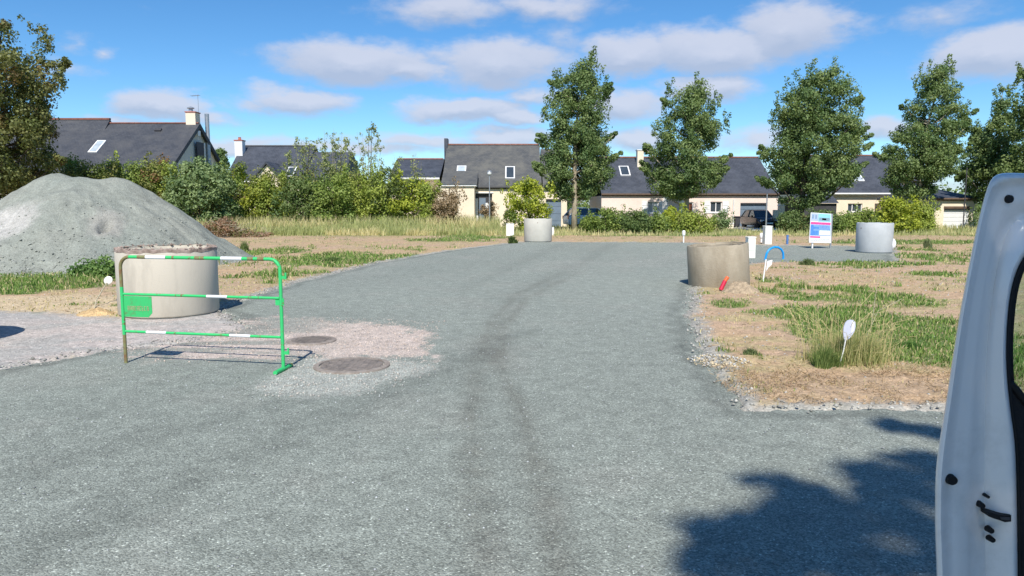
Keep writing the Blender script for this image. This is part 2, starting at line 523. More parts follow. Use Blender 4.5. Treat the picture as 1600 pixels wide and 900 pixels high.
class MB:
    """Collects shapes in WORLD coordinates; build() links them as one mesh object, stored relative to its thing."""

    def __init__(self):
        self.v, self.f = [], []

    def add(self, vs, fs):
        o = len(self.v)
        self.v += [tuple(p) for p in vs]
        self.f += [tuple(i + o for i in q) for q in fs]
        return self

    def obox(self, c, a, b, d):
        c, a, b, d = Vector(c), Vector(a), Vector(b), Vector(d)
        vs = [c + a * i + b * j + d * k for k in (-1, 1) for j in (-1, 1) for i in (-1, 1)]
        return self.add(vs, [(0, 2, 3, 1), (4, 5, 7, 6), (0, 1, 5, 4), (2, 6, 7, 3), (0, 4, 6, 2), (1, 3, 7, 5)])

    def box(self, x0, x1, y0, y1, z0, z1):
        return self.obox(((x0 + x1) / 2, (y0 + y1) / 2, (z0 + z1) / 2), ((x1 - x0) / 2, 0, 0), (0, (y1 - y0) / 2, 0), (0, 0, (z1 - z0) / 2))

    def bbox(self, x0, x1, y0, y1, z0, z1, b=0.02):
        """box with chamfered vertical and top edges"""
        p = [(x0 + b, y0), (x1 - b, y0), (x1, y0 + b), (x1, y1 - b), (x1 - b, y1), (x0 + b, y1), (x0, y1 - b), (x0, y0 + b)]
        cx, cy = (x0 + x1) / 2, (y0 + y1) / 2
        q = [(cx + (x - cx) * (1 - 2 * b / (x1 - x0)), cy + (y - cy) * (1 - 2 * b / (y1 - y0))) for x, y in p]
        vs = [(x, y, z0) for x, y in p] + [(x, y, z1 - b) for x, y in p] + [(x, y, z1) for x, y in q]
        fs = [tuple(range(7, -1, -1)), tuple(range(16, 24))]
        for r in (0, 8):
            fs += [(r + i, r + (i + 1) % 8, r + 8 + (i + 1) % 8, r + 8 + i) for i in range(8)]
        return self.add(vs, fs)

    def tube(self, pts, r, n=10, caps=True):
        pts = [Vector(p) for p in pts]
        rs = r if isinstance(r, (list, tuple)) else [r] * len(pts)
        vs = []
        up0 = None
        for i, p in enumerate(pts):
            t = (pts[min(i + 1, len(pts) - 1)] - pts[max(i - 1, 0)])
            if t.length < 1e-9:
                t = Vector((0, 0, 1))
            t.normalize()
            if up0 is None:
                up0 = t.orthogonal().normalized()
            u = (up0 - t * up0.dot(t))
            if u.length < 1e-5:
                u = t.orthogonal()
            u.normalize()
            up0 = u
            w = t.cross(u)
            for k in range(n):
                a = 2 * math.pi * k / n
                vs.append(p + (u * math.cos(a) + w * math.sin(a)) * rs[i])
        fs = []
        for i in range(len(pts) - 1):
            for k in range(n):
                a, b = i * n + k, i * n + (k + 1) % n
                fs.append((a, b, b + n, a + n))
        if caps:
            fs.append(tuple(range(n - 1, -1, -1)))
            fs.append(tuple(range((len(pts) - 1) * n, len(pts) * n)))
        return self.add(vs, fs)

    def lathe(self, c, prof, n=48, mtx=None, cap0=False, cap1=False, wob=None):
        vs = []
        for (r, z) in prof:
            for k in range(n):
                a = 2 * math.pi * k / n
                q = Vector((r * math.cos(a), r * math.sin(a), z))
                if wob:
                    q.z += wob(r, z, a)
                if mtx:
                    q = mtx @ q
                vs.append(Vector(c) + q)
        fs = []
        for i in range(len(prof) - 1):
            for k in range(n):
                a, b = i * n + k, i * n + (k + 1) % n
                fs.append((a, b, b + n, a + n))
        if cap0:
            fs.append(tuple(range(n - 1, -1, -1)))
        if cap1:
            fs.append(tuple(range((len(prof) - 1) * n, len(prof) * n)))
        return self.add(vs, fs)

    def prism(self, poly, ext):
        """poly: list of 3-D points in a plane, ext: extrusion vector"""
        n = len(poly)
        ext = Vector(ext)
        vs = [Vector(p) for p in poly] + [Vector(p) + ext for p in poly]
        fs = [tuple(range(n - 1, -1, -1)), tuple(range(n, 2 * n))]
        fs += [(i, (i + 1) % n, n + (i + 1) % n, n + i) for i in range(n)]
        return self.add(vs, fs)

    def build(self, name, m, parent=None, smooth=False, sharp=None):
        org = Vector((0, 0, 0))
        if parent is not None:
            q = parent
            while q is not None:
                org += Vector(q.location)
                q = q.parent
        me = bpy.data.meshes.new(name)
        me.from_pydata([tuple(Vector(p) - org) for p in self.v], [], self.f)
        me.validate()
        me.update()
        fix_normals(me)
        if smooth:
            me.polygons.foreach_set('use_smooth', [True] * len(me.polygons))
            if sharp:
                try:
                    me.set_sharp_from_angle(angle=math.radians(sharp))
                except Exception:
                    pass
        me.materials.append(m)
        o = bpy.data.objects.new(name, me)
        COL.objects.link(o)
        if parent is not None:
            o.parent = parent
        return o


def fix_normals(me):
    import bmesh
    bm = bmesh.new()
    bm.from_mesh(me)
    bmesh.ops.recalc_face_normals(bm, faces=bm.faces)
    bm.to_mesh(me)
    bm.free()


def np_mesh(name, verts, faces, m, cols=None, parent=None, smooth=False, origin=(0, 0, 0)):
    """verts (n,3); faces (m,k) with k = 3 or 4; cols (n,3) vertex colours of the material itself"""
    verts = np.asarray(verts, np.float32) - np.asarray(origin, np.float32)
    faces = np.asarray(faces, np.int32)
    me = bpy.data.meshes.new(name)
    nf, k = faces.shape
    me.vertices.add(len(verts))
    me.vertices.foreach_set('co', verts.ravel())
    me.loops.add(nf * k)
    me.loops.foreach_set('vertex_index', faces.ravel())
    me.polygons.add(nf)
    me.polygons.foreach_set('loop_start', np.arange(0, nf * k, k, dtype=np.int32))
    me.polygons.foreach_set('loop_total', np.full(nf, k, np.int32))
    if smooth:
        me.polygons.foreach_set('use_smooth', np.ones(nf, bool))
    me.update(calc_edges=True)
    if cols is not None:
        ca = me.color_attributes.new('col', 'FLOAT_COLOR', 'POINT')
        c4 = np.ones((len(verts), 4), np.float32)
        c4[:, :3] = np.clip(cols, 0, 1)
        ca.data.foreach_set('color', c4.ravel())
    me.materials.append(m)
    o = bpy.data.objects.new(name, me)
    COL.objects.link(o)
    if parent is not None:
        o.parent = parent
    else:
        o.location = origin
    return o


# value noise
_rn = np.random.RandomState(7)
_tab = _rn.rand(256, 256)


def vnoise(x, y):
    xi = np.floor(x).astype(int)
    yi = np.floor(y).astype(int)
    fx, fy = x - xi, y - yi
    fx = fx * fx * (3 - 2 * fx)
    fy = fy * fy * (3 - 2 * fy)
    a = _tab[xi % 256, yi % 256]
    b = _tab[(xi + 1) % 256, yi % 256]
    c = _tab[xi % 256, (yi + 1) % 256]
    d = _tab[(xi + 1) % 256, (yi + 1) % 256]
    return (a * (1 - fx) + b * fx) * (1 - fy) + (c * (1 - fx) + d * fx) * fy


def fbm(x, y, o=4, s=0.0):
    t, amp, tot = 0, 1.0, 0
    for i in range(o):
        t = t + amp * vnoise(x * 2 ** i + 17.3 * i + s, y * 2 ** i + 9.1 * i + s * 1.7)
        tot += amp
        amp *= 0.55
    return t / tot


def sstep(a, b, x):
    t = np.clip((x - a) / (b - a), 0, 1)
    return t * t * (3 - 2 * t)


def poly_sdf(x, y, poly):
    """signed distance, negative inside"""
    d = np.full(x.shape, 1e9)
    inside = np.zeros(x.shape, bool)
    n = len(poly)
    for i in range(n):
        ax, ay = poly[i][0], poly[i][1]
        bx, by = poly[(i + 1) % n][0], poly[(i + 1) % n][1]
        ex, ey = bx - ax, by - ay
        L2 = ex * ex + ey * ey + 1e-12
        t = np.clip(((x - ax) * ex + (y - ay) * ey) / L2, 0, 1)
        dd = (x - ax - t * ex) ** 2 + (y - ay - t * ey) ** 2
        d = np.minimum(d, dd)
        c = ((ay > y) != (by > y)) & (x < (bx - ax) * (y - ay) / (by - ay + 1e-12) + ax)
        inside ^= c
    d = np.sqrt(d)
    return np.where(inside, -d, d)


def W(lst):
    return [tuple(at(a, b)[:2]) for a, b in lst]

# ------------------------------------------------------------ ground and road
ROAD = [(-14.0, 4.2)] + W([(-120, 612), (0, 579), (150, 550), (300, 533), (395, 512), (345, 484), (400, 463), (470, 440), (600, 409), (700, 392), (790, 381), (820, 378)]) \
    + W([(1075, 379), (1180, 383), (1300, 384), (1392, 387), (1396, 409), (1240, 408), (1180, 410), (1100, 425), (1076, 452), (1070, 490), (1085, 540), (1125, 600), (1163, 641), (1480, 642)]) \
    + [(16.0, 5.88), (16.0, -14.0), (-14.0, -14.0)]
SIDE = [(-14, 4.2)] + W([(-120, 612), (0, 579), (150, 550), (300, 533), (395, 512), (345, 484), (190, 499), (60, 489), (-200, 484), (-500, 500)]) + [(-16, 8.5)]
PINK = W([(150, 522), (345, 499), (440, 496), (560, 502), (655, 512), (680, 532), (668, 556), (600, 560), (480, 560), (380, 566), (240, 566)])
PALE = W([(392, 610), (430, 585), (480, 560), (640, 565), (690, 572), (650, 582), (600, 595), (560, 616), (470, 620)])
TRACK = W([(800, 1150), (800, 900), (795, 760), (775, 640), (755, 560), (760, 500), (800, 455), (870, 420), (960, 395)])
TRA = W([(780, 1150), (758, 900), (742, 760), (738, 640), (745, 570), (765, 510), (805, 462), (880, 425)])
TRB = W([(930, 1150), (876, 900), (848, 760), (815, 640), (778, 570), (782, 515), (825, 465), (905, 425)])

GREEN = [(1410, 525, 190, 58, 1.5), (1290, 500, 80, 32, 1.1), (1350, 468, 140, 12, .8), (1290, 458, 140, 11, .7), (1450, 403, 70, 9, .8), (1340, 412, 130, 8, .6),
         (1140, 472, 55, 9, .6), (1120, 500, 50, 7, .4), (1190, 512, 60, 8, .5), (1180, 555, 60, 9, .35), (1460, 430, 60, 6, .5), (1230, 437, 70, 6, .3),
         (70, 442, 140, 19, 1.3), (150, 425, 60, 18, 1.2), (-90, 440, 120, 20, 1.0), (520, 406, 110, 13, .95), (430, 394, 70, 8, .8), (600, 402, 60, 7, .8),
         (440, 432, 90, 9, .6), (700, 376, 90, 3.5, .8), (745, 371, 60, 4, 1.0), (620, 388, 80, 4, .35), (60, 474, 60, 3, .45), (380, 410, 60, 6, .6),
         (560, 363, 260, 3.5, 1.0), (1000, 366, 230, 3.6, .9), (1400, 379, 160, 5, .8), (1450, 364, 120, 5, .8), (1250, 365, 60, 4, .7), (1520, 400, 60, 20, .5), (1340, 400, 60, 3, .3)]


def covers(x, y):
    """green cover, dry cover 0..1 at world points"""
    n1 = fbm(x * 0.7, y * 0.45, 4, 3.0)
    n2 = fbm(x * 2.2, y * 1.1, 4, 11.0)
    n3 = fbm(x * 8.0, y * 5.0, 3, 5.0)
    g = np.zeros(x.shape)
    for (cx, cy, rx, ry, s) in GREEN:
        c = at(cx, cy)
        rX = rx / FPX * c.y
        rY = max(0.25, (at(cx, cy - ry).y - at(cx, cy + ry).y) / 2)
        q = np.sqrt(((x - c.x) / rX) ** 2 + ((y - c.y) / rY) ** 2)
        g = np.maximum(g, s * sstep(1.25, 0.35, q))
    n4 = fbm(x * .9, y * 2.4, 4, 19.0)
    g = g * (.55 + .9 * n4) + .38 * sstep(.52, .66, n4) + (n1 - 0.5) * 0.5 * (g > 0.02) + (n2 - 0.5) * 1.1 + (n3 - .5) * .35
    far = sstep(36, 42, y)
    g = np.clip(g - 0.12, 0, 1.2)
    green = sstep(0.22, 0.75, g)
    green = np.maximum(green, far * sstep(.35, .6, n1) * .7)
    return green


def surface_colour(x, y, sd):
    green = covers(x, y)
    n1 = fbm(x * 0.5, y * 0.5, 4, 21.0)
    n2 = fbm(x * 1.6, y * 3.4, 4, 31.0)
    n3 = fbm(x * 14, y * 14, 3, 41.0)
    tan = np.array((0.46, 0.32, 0.195))
    pinkish = np.array((0.45, 0.315, 0.215))
    straw = np.array((0.38, 0.32, 0.17))
    grn = np.array((0.105, 0.165, 0.048))
    grn2 = np.array((0.19, 0.21, 0.085))
    a = sstep(.35, .65, n1)[:, None]
    c = tan * (1 - a) + pinkish * a
    b = sstep(.42, .66, n2)[:, None] * 0.75
    c = c * (1 - b) + straw * b
    # pale earth left of the big ring
    e = (poly_sdf(x, y, W([(-200, 462), (0, 466), (120, 462), (190, 466), (190, 498), (60, 488), (-200, 482)])))
    e = sstep(.35, -.15, e + (n3 - .5) * .5)[:, None]
    c = c * (1 - e) + np.array((0.52, 0.41, 0.26)) * e
    # reddish hay by the kerb on the right
    h = poly_sdf(x, y, W([(1130, 590), (1200, 575), (1300, 582), (1480, 590), (1700, 590), (1700, 632), (1480, 630), (1230, 632), (1150, 615)]))
    n5 = fbm(x * 4, y * 4, 4, 43.)
    h = sstep(.15, -.15, h + (n3 - .5) * .4 + (n5 - .5) * .9 + .08)[:, None]
    c = c * (1 - h) + np.array((0.40, 0.29, 0.19)) * h
    t = sstep(.4, .6, n2)[:, None]
    gc = grn * (1 - t) + grn2 * t
    g = green[:, None]
    c = c * (1 - g) + gc * g
    # far meadow
    f = sstep(38, 46, y)[:, None]
    c = c * (1 - f) + (np.array((0.28, 0.25, 0.12)) * (1 - t) + np.array((.16, .20, .07)) * t) * f
    # gravel spilling off the road
    w = 0.16 + 0.30 * fbm(x * 1.3, y * 1.3, 3, 51.0)
    s = (sstep(w, w * .3, sd + (n3 - .5) * .25) * (y < 34))[:, None]
    c = c * (1 - s * .85) + np.array((0.33, 0.335, 0.31)) * s * .85
    # unsurfaced side road on the left
    q = poly_sdf(x, y, SIDE)
    q = sstep(.3, -.2, q + (n3 - .5) * .5)[:, None]
    pg = sstep(.4, .62, n2)[:, None]
    pg = pg * sstep(-8.5, -5.5, x)[:, None]
    c = c * (1 - q) + (np.array((0.37, 0.355, 0.33)) * (1 - pg) + np.array((.45, .40, .365)) * pg) * q
    c = c * (0.82 + 0.36 * n3)[:, None]
    return c, green


def road_colour(x, y, sd):
    base = np.array((0.244, 0.266, 0.232))
    n1 = fbm(x * 0.35, y * 0.25, 4, 61.0)
    n2 = fbm(x * 1.7, y * 1.2, 4, 71.0)
    n3 = fbm(x * 15, y * 15, 3, 81.0)
    n4 = fbm(x * 5, y * 3, 3, 85.0)
    c = base * (0.86 + 0.2 * n1 + 0.06 * n2 + .03)[:, None]
    warm = sstep(.5, .75, n2)[:, None] * .25
    c = c * (1 - warm) + np.array((.27, .268, .235)) * warm
    # worn wheel lane
    tr = np.full(x.shape, 9.)
    for i in range(len(TRACK) - 1):
        (ax, ay), (bx, by) = TRACK[i], TRACK[i + 1]
        ex, ey = bx - ax, by - ay
        tt = np.clip(((x - ax) * ex + (y - ay) * ey) / (ex * ex + ey * ey), 0, 1)
        tr = np.minimum(tr, np.hypot(x - ax - tt * ex, y - ay - tt * ey))
    wob = (fbm(x * 1.2, y * .8, 3, 91.) - .5) * .25
    for off, wd, st in ((0.0, .34, .05),):
        k = np.exp(-((tr - off + wob) / wd) ** 2) * st * (0.5 + n4)
        k = k * sstep(32, 9, y) * (np.where(x > -.5, 1, .75))
        c = c * (1 - k)[:, None]
    for PL in (TRA, TRB):
        q = np.full(x.shape, 9.)
        for i in range(len(PL) - 1):
            (ax, ay), (bx, by) = PL[i], PL[i + 1]
            ex, ey = bx - ax, by - ay
            tt = np.clip(((x - ax) * ex + (y - ay) * ey) / (ex * ex + ey * ey), 0, 1)
            q = np.minimum(q, np.hypot(x - ax - tt * ex, y - ay - tt * ey))
        k = np.exp(-((q + wob * .6) / .10) ** 2) * .30 * (.35 + .65 * sstep(.3, .65, n4 * .4 + n3 * .6))
        k = (k * sstep(26, 9, y))[:, None]
        c = c * (1 - k) + c * np.array((.25, .15, .10)) * k
    # a second faint lane in the left foreground
    for (p0, p1, wd, st) in (((-2.6, 2.6), (0.2, 9.5), .22, .18), ((-4.2, 2.9), (-1.6, 6.4), .14, .14), ((.4, 14), (4.2, 31), .3, .12), ((-1.0, 14), (2.0, 31), .3, .10)):
        ex, ey = p1[0] - p0[0], p1[1] - p0[1]
        tt = np.clip(((x - p0[0]) * ex + (y - p0[1]) * ey) / (ex * ex + ey * ey), 0, 1)
        dd = np.hypot(x - p0[0] - tt * ex, y - p0[1] - tt * ey)
        c = c * (1 - np.exp(-((dd + wob) / wd) ** 2) * st * (.4 + n4))[:, None]
    # darker band just inside the margins
    ed = np.exp(-((sd + .14) / .09) ** 2) * .28 * (0.4 + 1.2 * n4)
    c = c * (1 - ed)[:, None]
    # pink crushed stone
    p = poly_sdf(x, y, PINK)
    cov = sstep(.14, -.12, p + (n3 - .5) * .5 + (n4 - .5) * .9 + (n2 - .5) * .5 + .08)
    streak = sstep(.42, .56, fbm(x * .7, y * 4.5, 3, 101.))
    left = sstep(-1.7, -3.2, x)
    cov = cov * (1 - left * .8 * streak)
    pc = np.array((.50, .42, .365)) * (0.85 + .3 * n3)[:, None]
    c = c * (1 - cov)[:, None] + pc * cov[:, None]
    p = poly_sdf(x, y, PALE)
    cov = sstep(.10, -.10, p + (n3 - .5) * .35 + (n2 - .5) * .3) * .8
    pc = np.array((.37, .38, .34)) * (0.85 + .3 * n3)[:, None]
    c = c * (1 - cov)[:, None] + pc * cov[:, None]
    # dusty pale patches far away
    k = sstep(.5, .7, fbm(x * .5, y * .35, 4, 131.)) * sstep(12, 26, y) * .35
    c = c * (1 - k)[:, None] + np.array((.34, .335, .30)) * k[:, None]
    return c * (0.93 + .14 * n3)[:, None]


def grid():
    ys = [-60, -30, -14, -8, -4, -1, 0.5, 1.5, 2.2]
    y = 2.4
    while y < 60:
        ys.append(y)
        y *= 1.0072
    while y < 5000:
        ys.append(y)
        y *= 1.22
    u = np.linspace(-.86, .86, 470)
    side = np.array([.95, 1.1, 1.35, 1.7, 2.3, 3.2, 5, 9, 20])
    u = np.concatenate([-side[::-1], u, side])
    ys = np.array(ys)
    Y, U = np.meshgrid(ys, u, indexing='ij')
    X = U * np.maximum(Y, 2.2)
    return X, Y


def sheet_faces(nr, nc, keep=None):
    i = np.arange(nr - 1)[:, None] * nc + np.arange(nc - 1)[None, :]
    f = np.stack([i, i + 1, i + nc + 1, i + nc], -1).reshape(-1, 4)
    if keep is not None:
        k = keep.ravel()
        f = f[(k[f]).any(1)]
    return f


GX, GY = grid()
gsh = GX.shape
gx, gy = GX.ravel(), GY.ravel()
SD = poly_sdf(gx, gy, ROAD)
jit = (fbm(gx * 2.5, gy * 2.5, 4, 2.) - .5) * .30 + (fbm(gx * 12, gy * 12, 2, 4.) - .5) * .10
SDJ = SD + jit * np.clip(gy / 8, .35, 1)
near = (gy < 70)
gcol, ggreen = surface_colour(gx, gy, SDJ)
relief = (fbm(gx * 3, gy * 3, 4, 8.) - .4) * .05 + (fbm(gx * 14, gy * 14, 2, 9.) - .5) * .018
relief *= near * sstep(70, 40, gy)
out_ = sstep(-.02, .12, SDJ)
sideq = sstep(.3, -.2, poly_sdf(gx, gy, SIDE))
gz = np.where(near, -0.045 + out_ * (0.05 + relief * (1 - .6 * sideq)), -0.045)
gz = np.where(gy > 40, gz * 1.0, gz)
ground = np_mesh('ground', np.stack([gx, gy, gz], 1), sheet_faces(*gsh), M['ground'], gcol, smooth=True)
tag(ground, 'dry sandy ground with patches of short green grass round the road', kind='structure')


def ground_z(x, y):
    x = np.atleast_1d(np.asarray(x, float))
    y = np.atleast_1d(np.asarray(y, float))
    r = (fbm(x * 3, y * 3, 4, 8.) - .4) * .05
    r *= sstep(70, 40, y)
    return 0.005 + r * (y < 70)


rz = -0.06 * sstep(0.0, .10, SDJ) + (fbm(gx * 1.1, gy * 1.1, 3, 12.) - .5) * .008 * (gy < 60)
keep = (SDJ < .12) & (gx > -13.9) & (gx < 15.9)
rc = road_colour(gx, gy, SDJ)
fs = sheet_faces(*gsh, keep)
used = np.unique(fs)
remap = np.zeros(len(gx), np.int32)
remap[used] = np.arange(len(used))
road = np_mesh('road', np.stack([gx, gy, rz], 1)[used], remap[fs], M['road'], rc[used], smooth=True)
tag(road, 'grey-green gravel chip road curving away through the building plots', kind='structure')

# ------------------------------------------------------------ loose stones, grass blades
RS = np.random.RandomState(11)
_oct = np.array([(1, 0, 0), (-1, 0, 0), (0, 1, 0), (0, -1, 0), (0, 0, 1), (0, 0, -1)], float)
_octf = np.array([(0, 2, 4), (2, 1, 4), (1, 3, 4), (3, 0, 4), (2, 0, 5), (1, 2, 5), (3, 1, 5), (0, 3, 5)])


def stones(name, label, pts, size, cols):
    n = len(pts)
    s = size * (0.5 + RS.rand(n, 1, 1) ** 2 * 1.4) * np.array((1, 1, .7)) * (0.7 + .6 * RS.rand(n, 1, 3))
    v = _oct[None] * (0.8 + .4 * RS.rand(n, 6, 1)) * s
    a = RS.rand(n) * 6.28
    ca, sa = np.cos(a)[:, None], np.sin(a)[:, None]
    vx = v[..., 0] * ca - v[..., 1] * sa
    vy = v[..., 0] * sa + v[..., 1] * ca
    v = np.stack([vx, vy, v[..., 2]], -1) + pts[:, None, :]
    f = (_octf[None] + np.arange(n)[:, None, None] * 6).reshape(-1, 3)
    o = np_mesh(name, v.reshape(-1, 3), f, M['stone'], np.repeat(cols, 6, 0))
    return tag(o, label, kind='stuff')


def sample_poly(poly, n, fade=0.0):
    P = np.array(poly)
    lo, hi = P.min(0), P.max(0)
    pts = lo + RS.rand(n * 4, 2) * (hi - lo)
    sd = poly_sdf(pts[:, 0], pts[:, 1], poly)
    k = sd < fade * RS.rand(len(pts)) ** 2
    return pts[k][:n]


p = sample_poly(PINK, 5200, .7)
lf = sstep(-1.7, -3.2, p[:, 0])
p = p[RS.rand(len(p)) > lf * .6]
c = np.array((.52, .435, .37)) * (0.75 + .45 * RS.rand(len(p), 1))
c[RS.rand(len(c)) < .12] = (.25, .24, .24)
stones('pink_gravel', 'pinkish crushed stone scattered over the road round the manhole covers', np.column_stack([p, np.full(len(p), .003)]), .008, c)
p = np.vstack([sample_poly(PALE, 1300, .4), sample_poly(SIDE, 5200, .3)])
p = p[(p[:, 0] > -9.5)]
c = np.array((.46, .45, .41)) * (0.75 + .4 * RS.rand(len(p), 1)) * (1 + (RS.rand(len(p), 1) - .5) * np.array((.18, 0, -.05)))
stones('pale_gravel', 'pale grey gravel on the unsurfaced side road and by the manhole', np.column_stack([p, np.full(len(p), .004)]), .008, c)
# road margins
cand = np.column_stack([RS.uniform(-7, 8, 60000), RS.uniform(5, 22, 60000)])
sd = poly_sdf(cand[:, 0], cand[:, 1], ROAD)
k = (np.abs(sd - .12) < .22 * RS.rand(len(sd)))
p = cand[k]
c = np.array((.40, .39, .35)) * (0.5 + .8 * RS.rand(len(p), 1))
stones('verge_gravel', 'loose grey gravel spilled along the edges of the road', np.column_stack([p, ground_z(p[:, 0], p[:, 1]) + .006]), .013, c)
# stray chips on the road itself
cand = np.column_stack([RS.uniform(-4.5, 5, 5000), RS.uniform(2.6, 12, 5000)])
sd = poly_sdf(cand[:, 0], cand[:, 1], ROAD)
p = cand[(sd < -.1)]
c = np.array((.40, .42, .42)) * (0.4 + .9 * RS.rand(len(p), 1))
stones('road_chips', 'stray stone chips lying on the grey road', np.column_stack([p, np.full(len(p), .003)]), .0055, c)


def blades(name, label, x, y, z, h, w, cols, lean=.35, parent=None, origin=(0, 0, 0), kind='stuff', curl=True):
    n = len(x)
    a = RS.rand(n) * 6.283
    l = RS.rand(n) * lean
    la = RS.rand(n) * 6.283
    dx, dy = np.cos(a) * w / 2, np.sin(a) * w / 2
    lx, ly = np.cos(la) * l * h, np.sin(la) * l * h
    b0 = np.stack([x - dx, y - dy, z - .01], -1)
    b1 = np.stack([x + dx, y + dy, z - .01], -1)
    m0 = np.stack([x - dx * .7 + lx * .35, y - dy * .7 + ly * .35, z + h * .55], -1)
    m1 = np.stack([x + dx * .7 + lx * .35, y + dy * .7 + ly * .35, z + h * .55], -1)
    tp = np.stack([x + lx, y + ly, z + h * (1 - .3 * l)], -1)
    tq = tp + np.stack([dx * .15, dy * .15, z * 0], -1)
    v = np.stack([b0, b1, m1, m0, tq, tp], 1).reshape(-1, 3)
    base = np.arange(n)[:, None] * 6
    f = np.concatenate([base + np.array([0, 1, 2, 3]), base + np.array([3, 2, 4, 5])], 0)
    o = np_mesh(name, v, f, M['grass'], np.repeat(cols, 6, 0), parent=parent, origin=origin)
    if kind:
        tag(o, label, kind=kind)
    return o


# short green grass where the cover is green
n = 420000
r = RS.rand(n)
Y = 5.9 * (40 / 5.9) ** (RS.rand(n) ** .9)
X = (RS.rand(n) * 2 - 1) * .86 * Y
sd = poly_sdf(X, Y, ROAD)
sdS = poly_sdf(X, Y, SIDE)
g = covers(X, Y)
k = (sd > .05 + .15 * RS.rand(n)) & (sdS > .1) & (RS.rand(n) < g * .8 + .075 * sstep(.42, .62, fbm(X * 1.6, Y * 3.4, 4, 31.)) + .006)
X, Y, g = X[k], Y[k], g[k]
dist = Y
h = (0.022 + .045 * RS.rand(len(X)) ** 1.5) * (1 + .5 * (dist > 14))
h = h * (.6 + .6 * g) * (1 + .9 * sstep(.5, .75, fbm(X * 1.3, Y * 1.3, 3, 77.)))
w = np.clip(dist * .0016, .007, .035)
t = RS.rand(len(X), 1)
dry = (RS.rand(len(X), 1) < .22 + .72 * (g[:, None] < .3))
c = np.where(dry, np.array((.52, .44, .24)) * (.7 + .5 * RS.rand(len(X), 1)), np.array((.10, .20, .04)) * (1 - t) + np.array((.26, .34, .09)) * t)
blades('grass', 'short patchy green grass growing on the verges', X, Y, ground_z(X, Y), h, w, c, 1.15)
print('grass blades', len(X))

# dead cut hay at the kerb on the right
p = sample_poly(W([(1120, 598), (1200, 572), (1300, 580), (1480, 588), (1700, 588), (1700, 632), (1480, 630), (1230, 634), (1150, 616)]), 9000, .7)
nn = fbm(p[:, 0] * 4, p[:, 1] * 4, 4, 43.)
p = p[nn < .42 + .22 * RS.rand(len(p))]
z = ground_z(p[:, 0], p[:, 1]) + RS.rand(len(p)) * .03
t = RS.rand(len(p), 1)
t = np.clip(t * .6 + .8 * (fbm(p[:, 0] * 3, p[:, 1] * 5, 3, 7.)[:, None] - .25), 0, 1)
c = np.array((.27, .17, .11)) * (1 - t) + np.array((.60, .45, .29)) * t
n = len(p)
a = RS.rand(n) * 6.283
L_ = .015 + .06 * RS.rand(n) ** 1.5
q0 = np.stack([p[:, 0] - np.cos(a) * L_ / 2, p[:, 1] - np.sin(a) * L_ / 2, z], -1)
q1 = np.stack([p[:, 0] + np.cos(a) * L_ / 2, p[:, 1] + np.sin(a) * L_ / 2, z + (RS.rand(n) - .3) * .06], -1)
off = np.stack([-np.sin(a) * .0018, np.cos(a) * .0018, np.full(n, .0015)], -1)
v = np.stack([q0 - off, q0 + off, q1 + off, q1 - off], 1).reshape(-1, 3)
tag(np_mesh('dead_hay', v, np.arange(n * 4).reshape(-1, 4), M['grass'], np.repeat(c, 4, 0)),
    'reddish brown cut hay lying along the verge by the kerb', kind='stuff')

# tall dry meadow in front of the hedges
n = 62000
Y = 39.5 + 14 * RS.rand(n) ** 1.6
X = RS.uniform(-29, 31, n)
pxx = 800 + X / Y * FPX
k = (pxx < 780) | (RS.rand(n) < .30)
k &= ~((pxx > 1110) & (pxx < 1215) & (Y > 43))
k &= ~((pxx > 735) & (pxx < 890) & (Y > 50))
X, Y, pxx = X[k], Y[k], pxx[k]
tallness = np.where(pxx < 780, 1.0, .42)
h = (.35 + .8 * RS.rand(len(X))) * tallness * (0.45 + .55 * sstep(39.5, 43, Y))
t = RS.rand(len(X), 1)
gr = sstep(.48, .6, fbm(X * .35, Y * .5, 3, 15.))[:, None]
c = (np.array((.46, .42, .19)) * (1 - t) + np.array((.70, .60, .34)) * t) * (1 - gr * .6) + np.array((.24, .32, .10)) * gr * .6
blades('dry_meadow', 'tall dry straw coloured grass in front of the hedge and gardens', X, Y, ground_z(X, Y), h, np.full(len(X), .045), c, .5)

# ------------------------------------------------------------ gravel heap


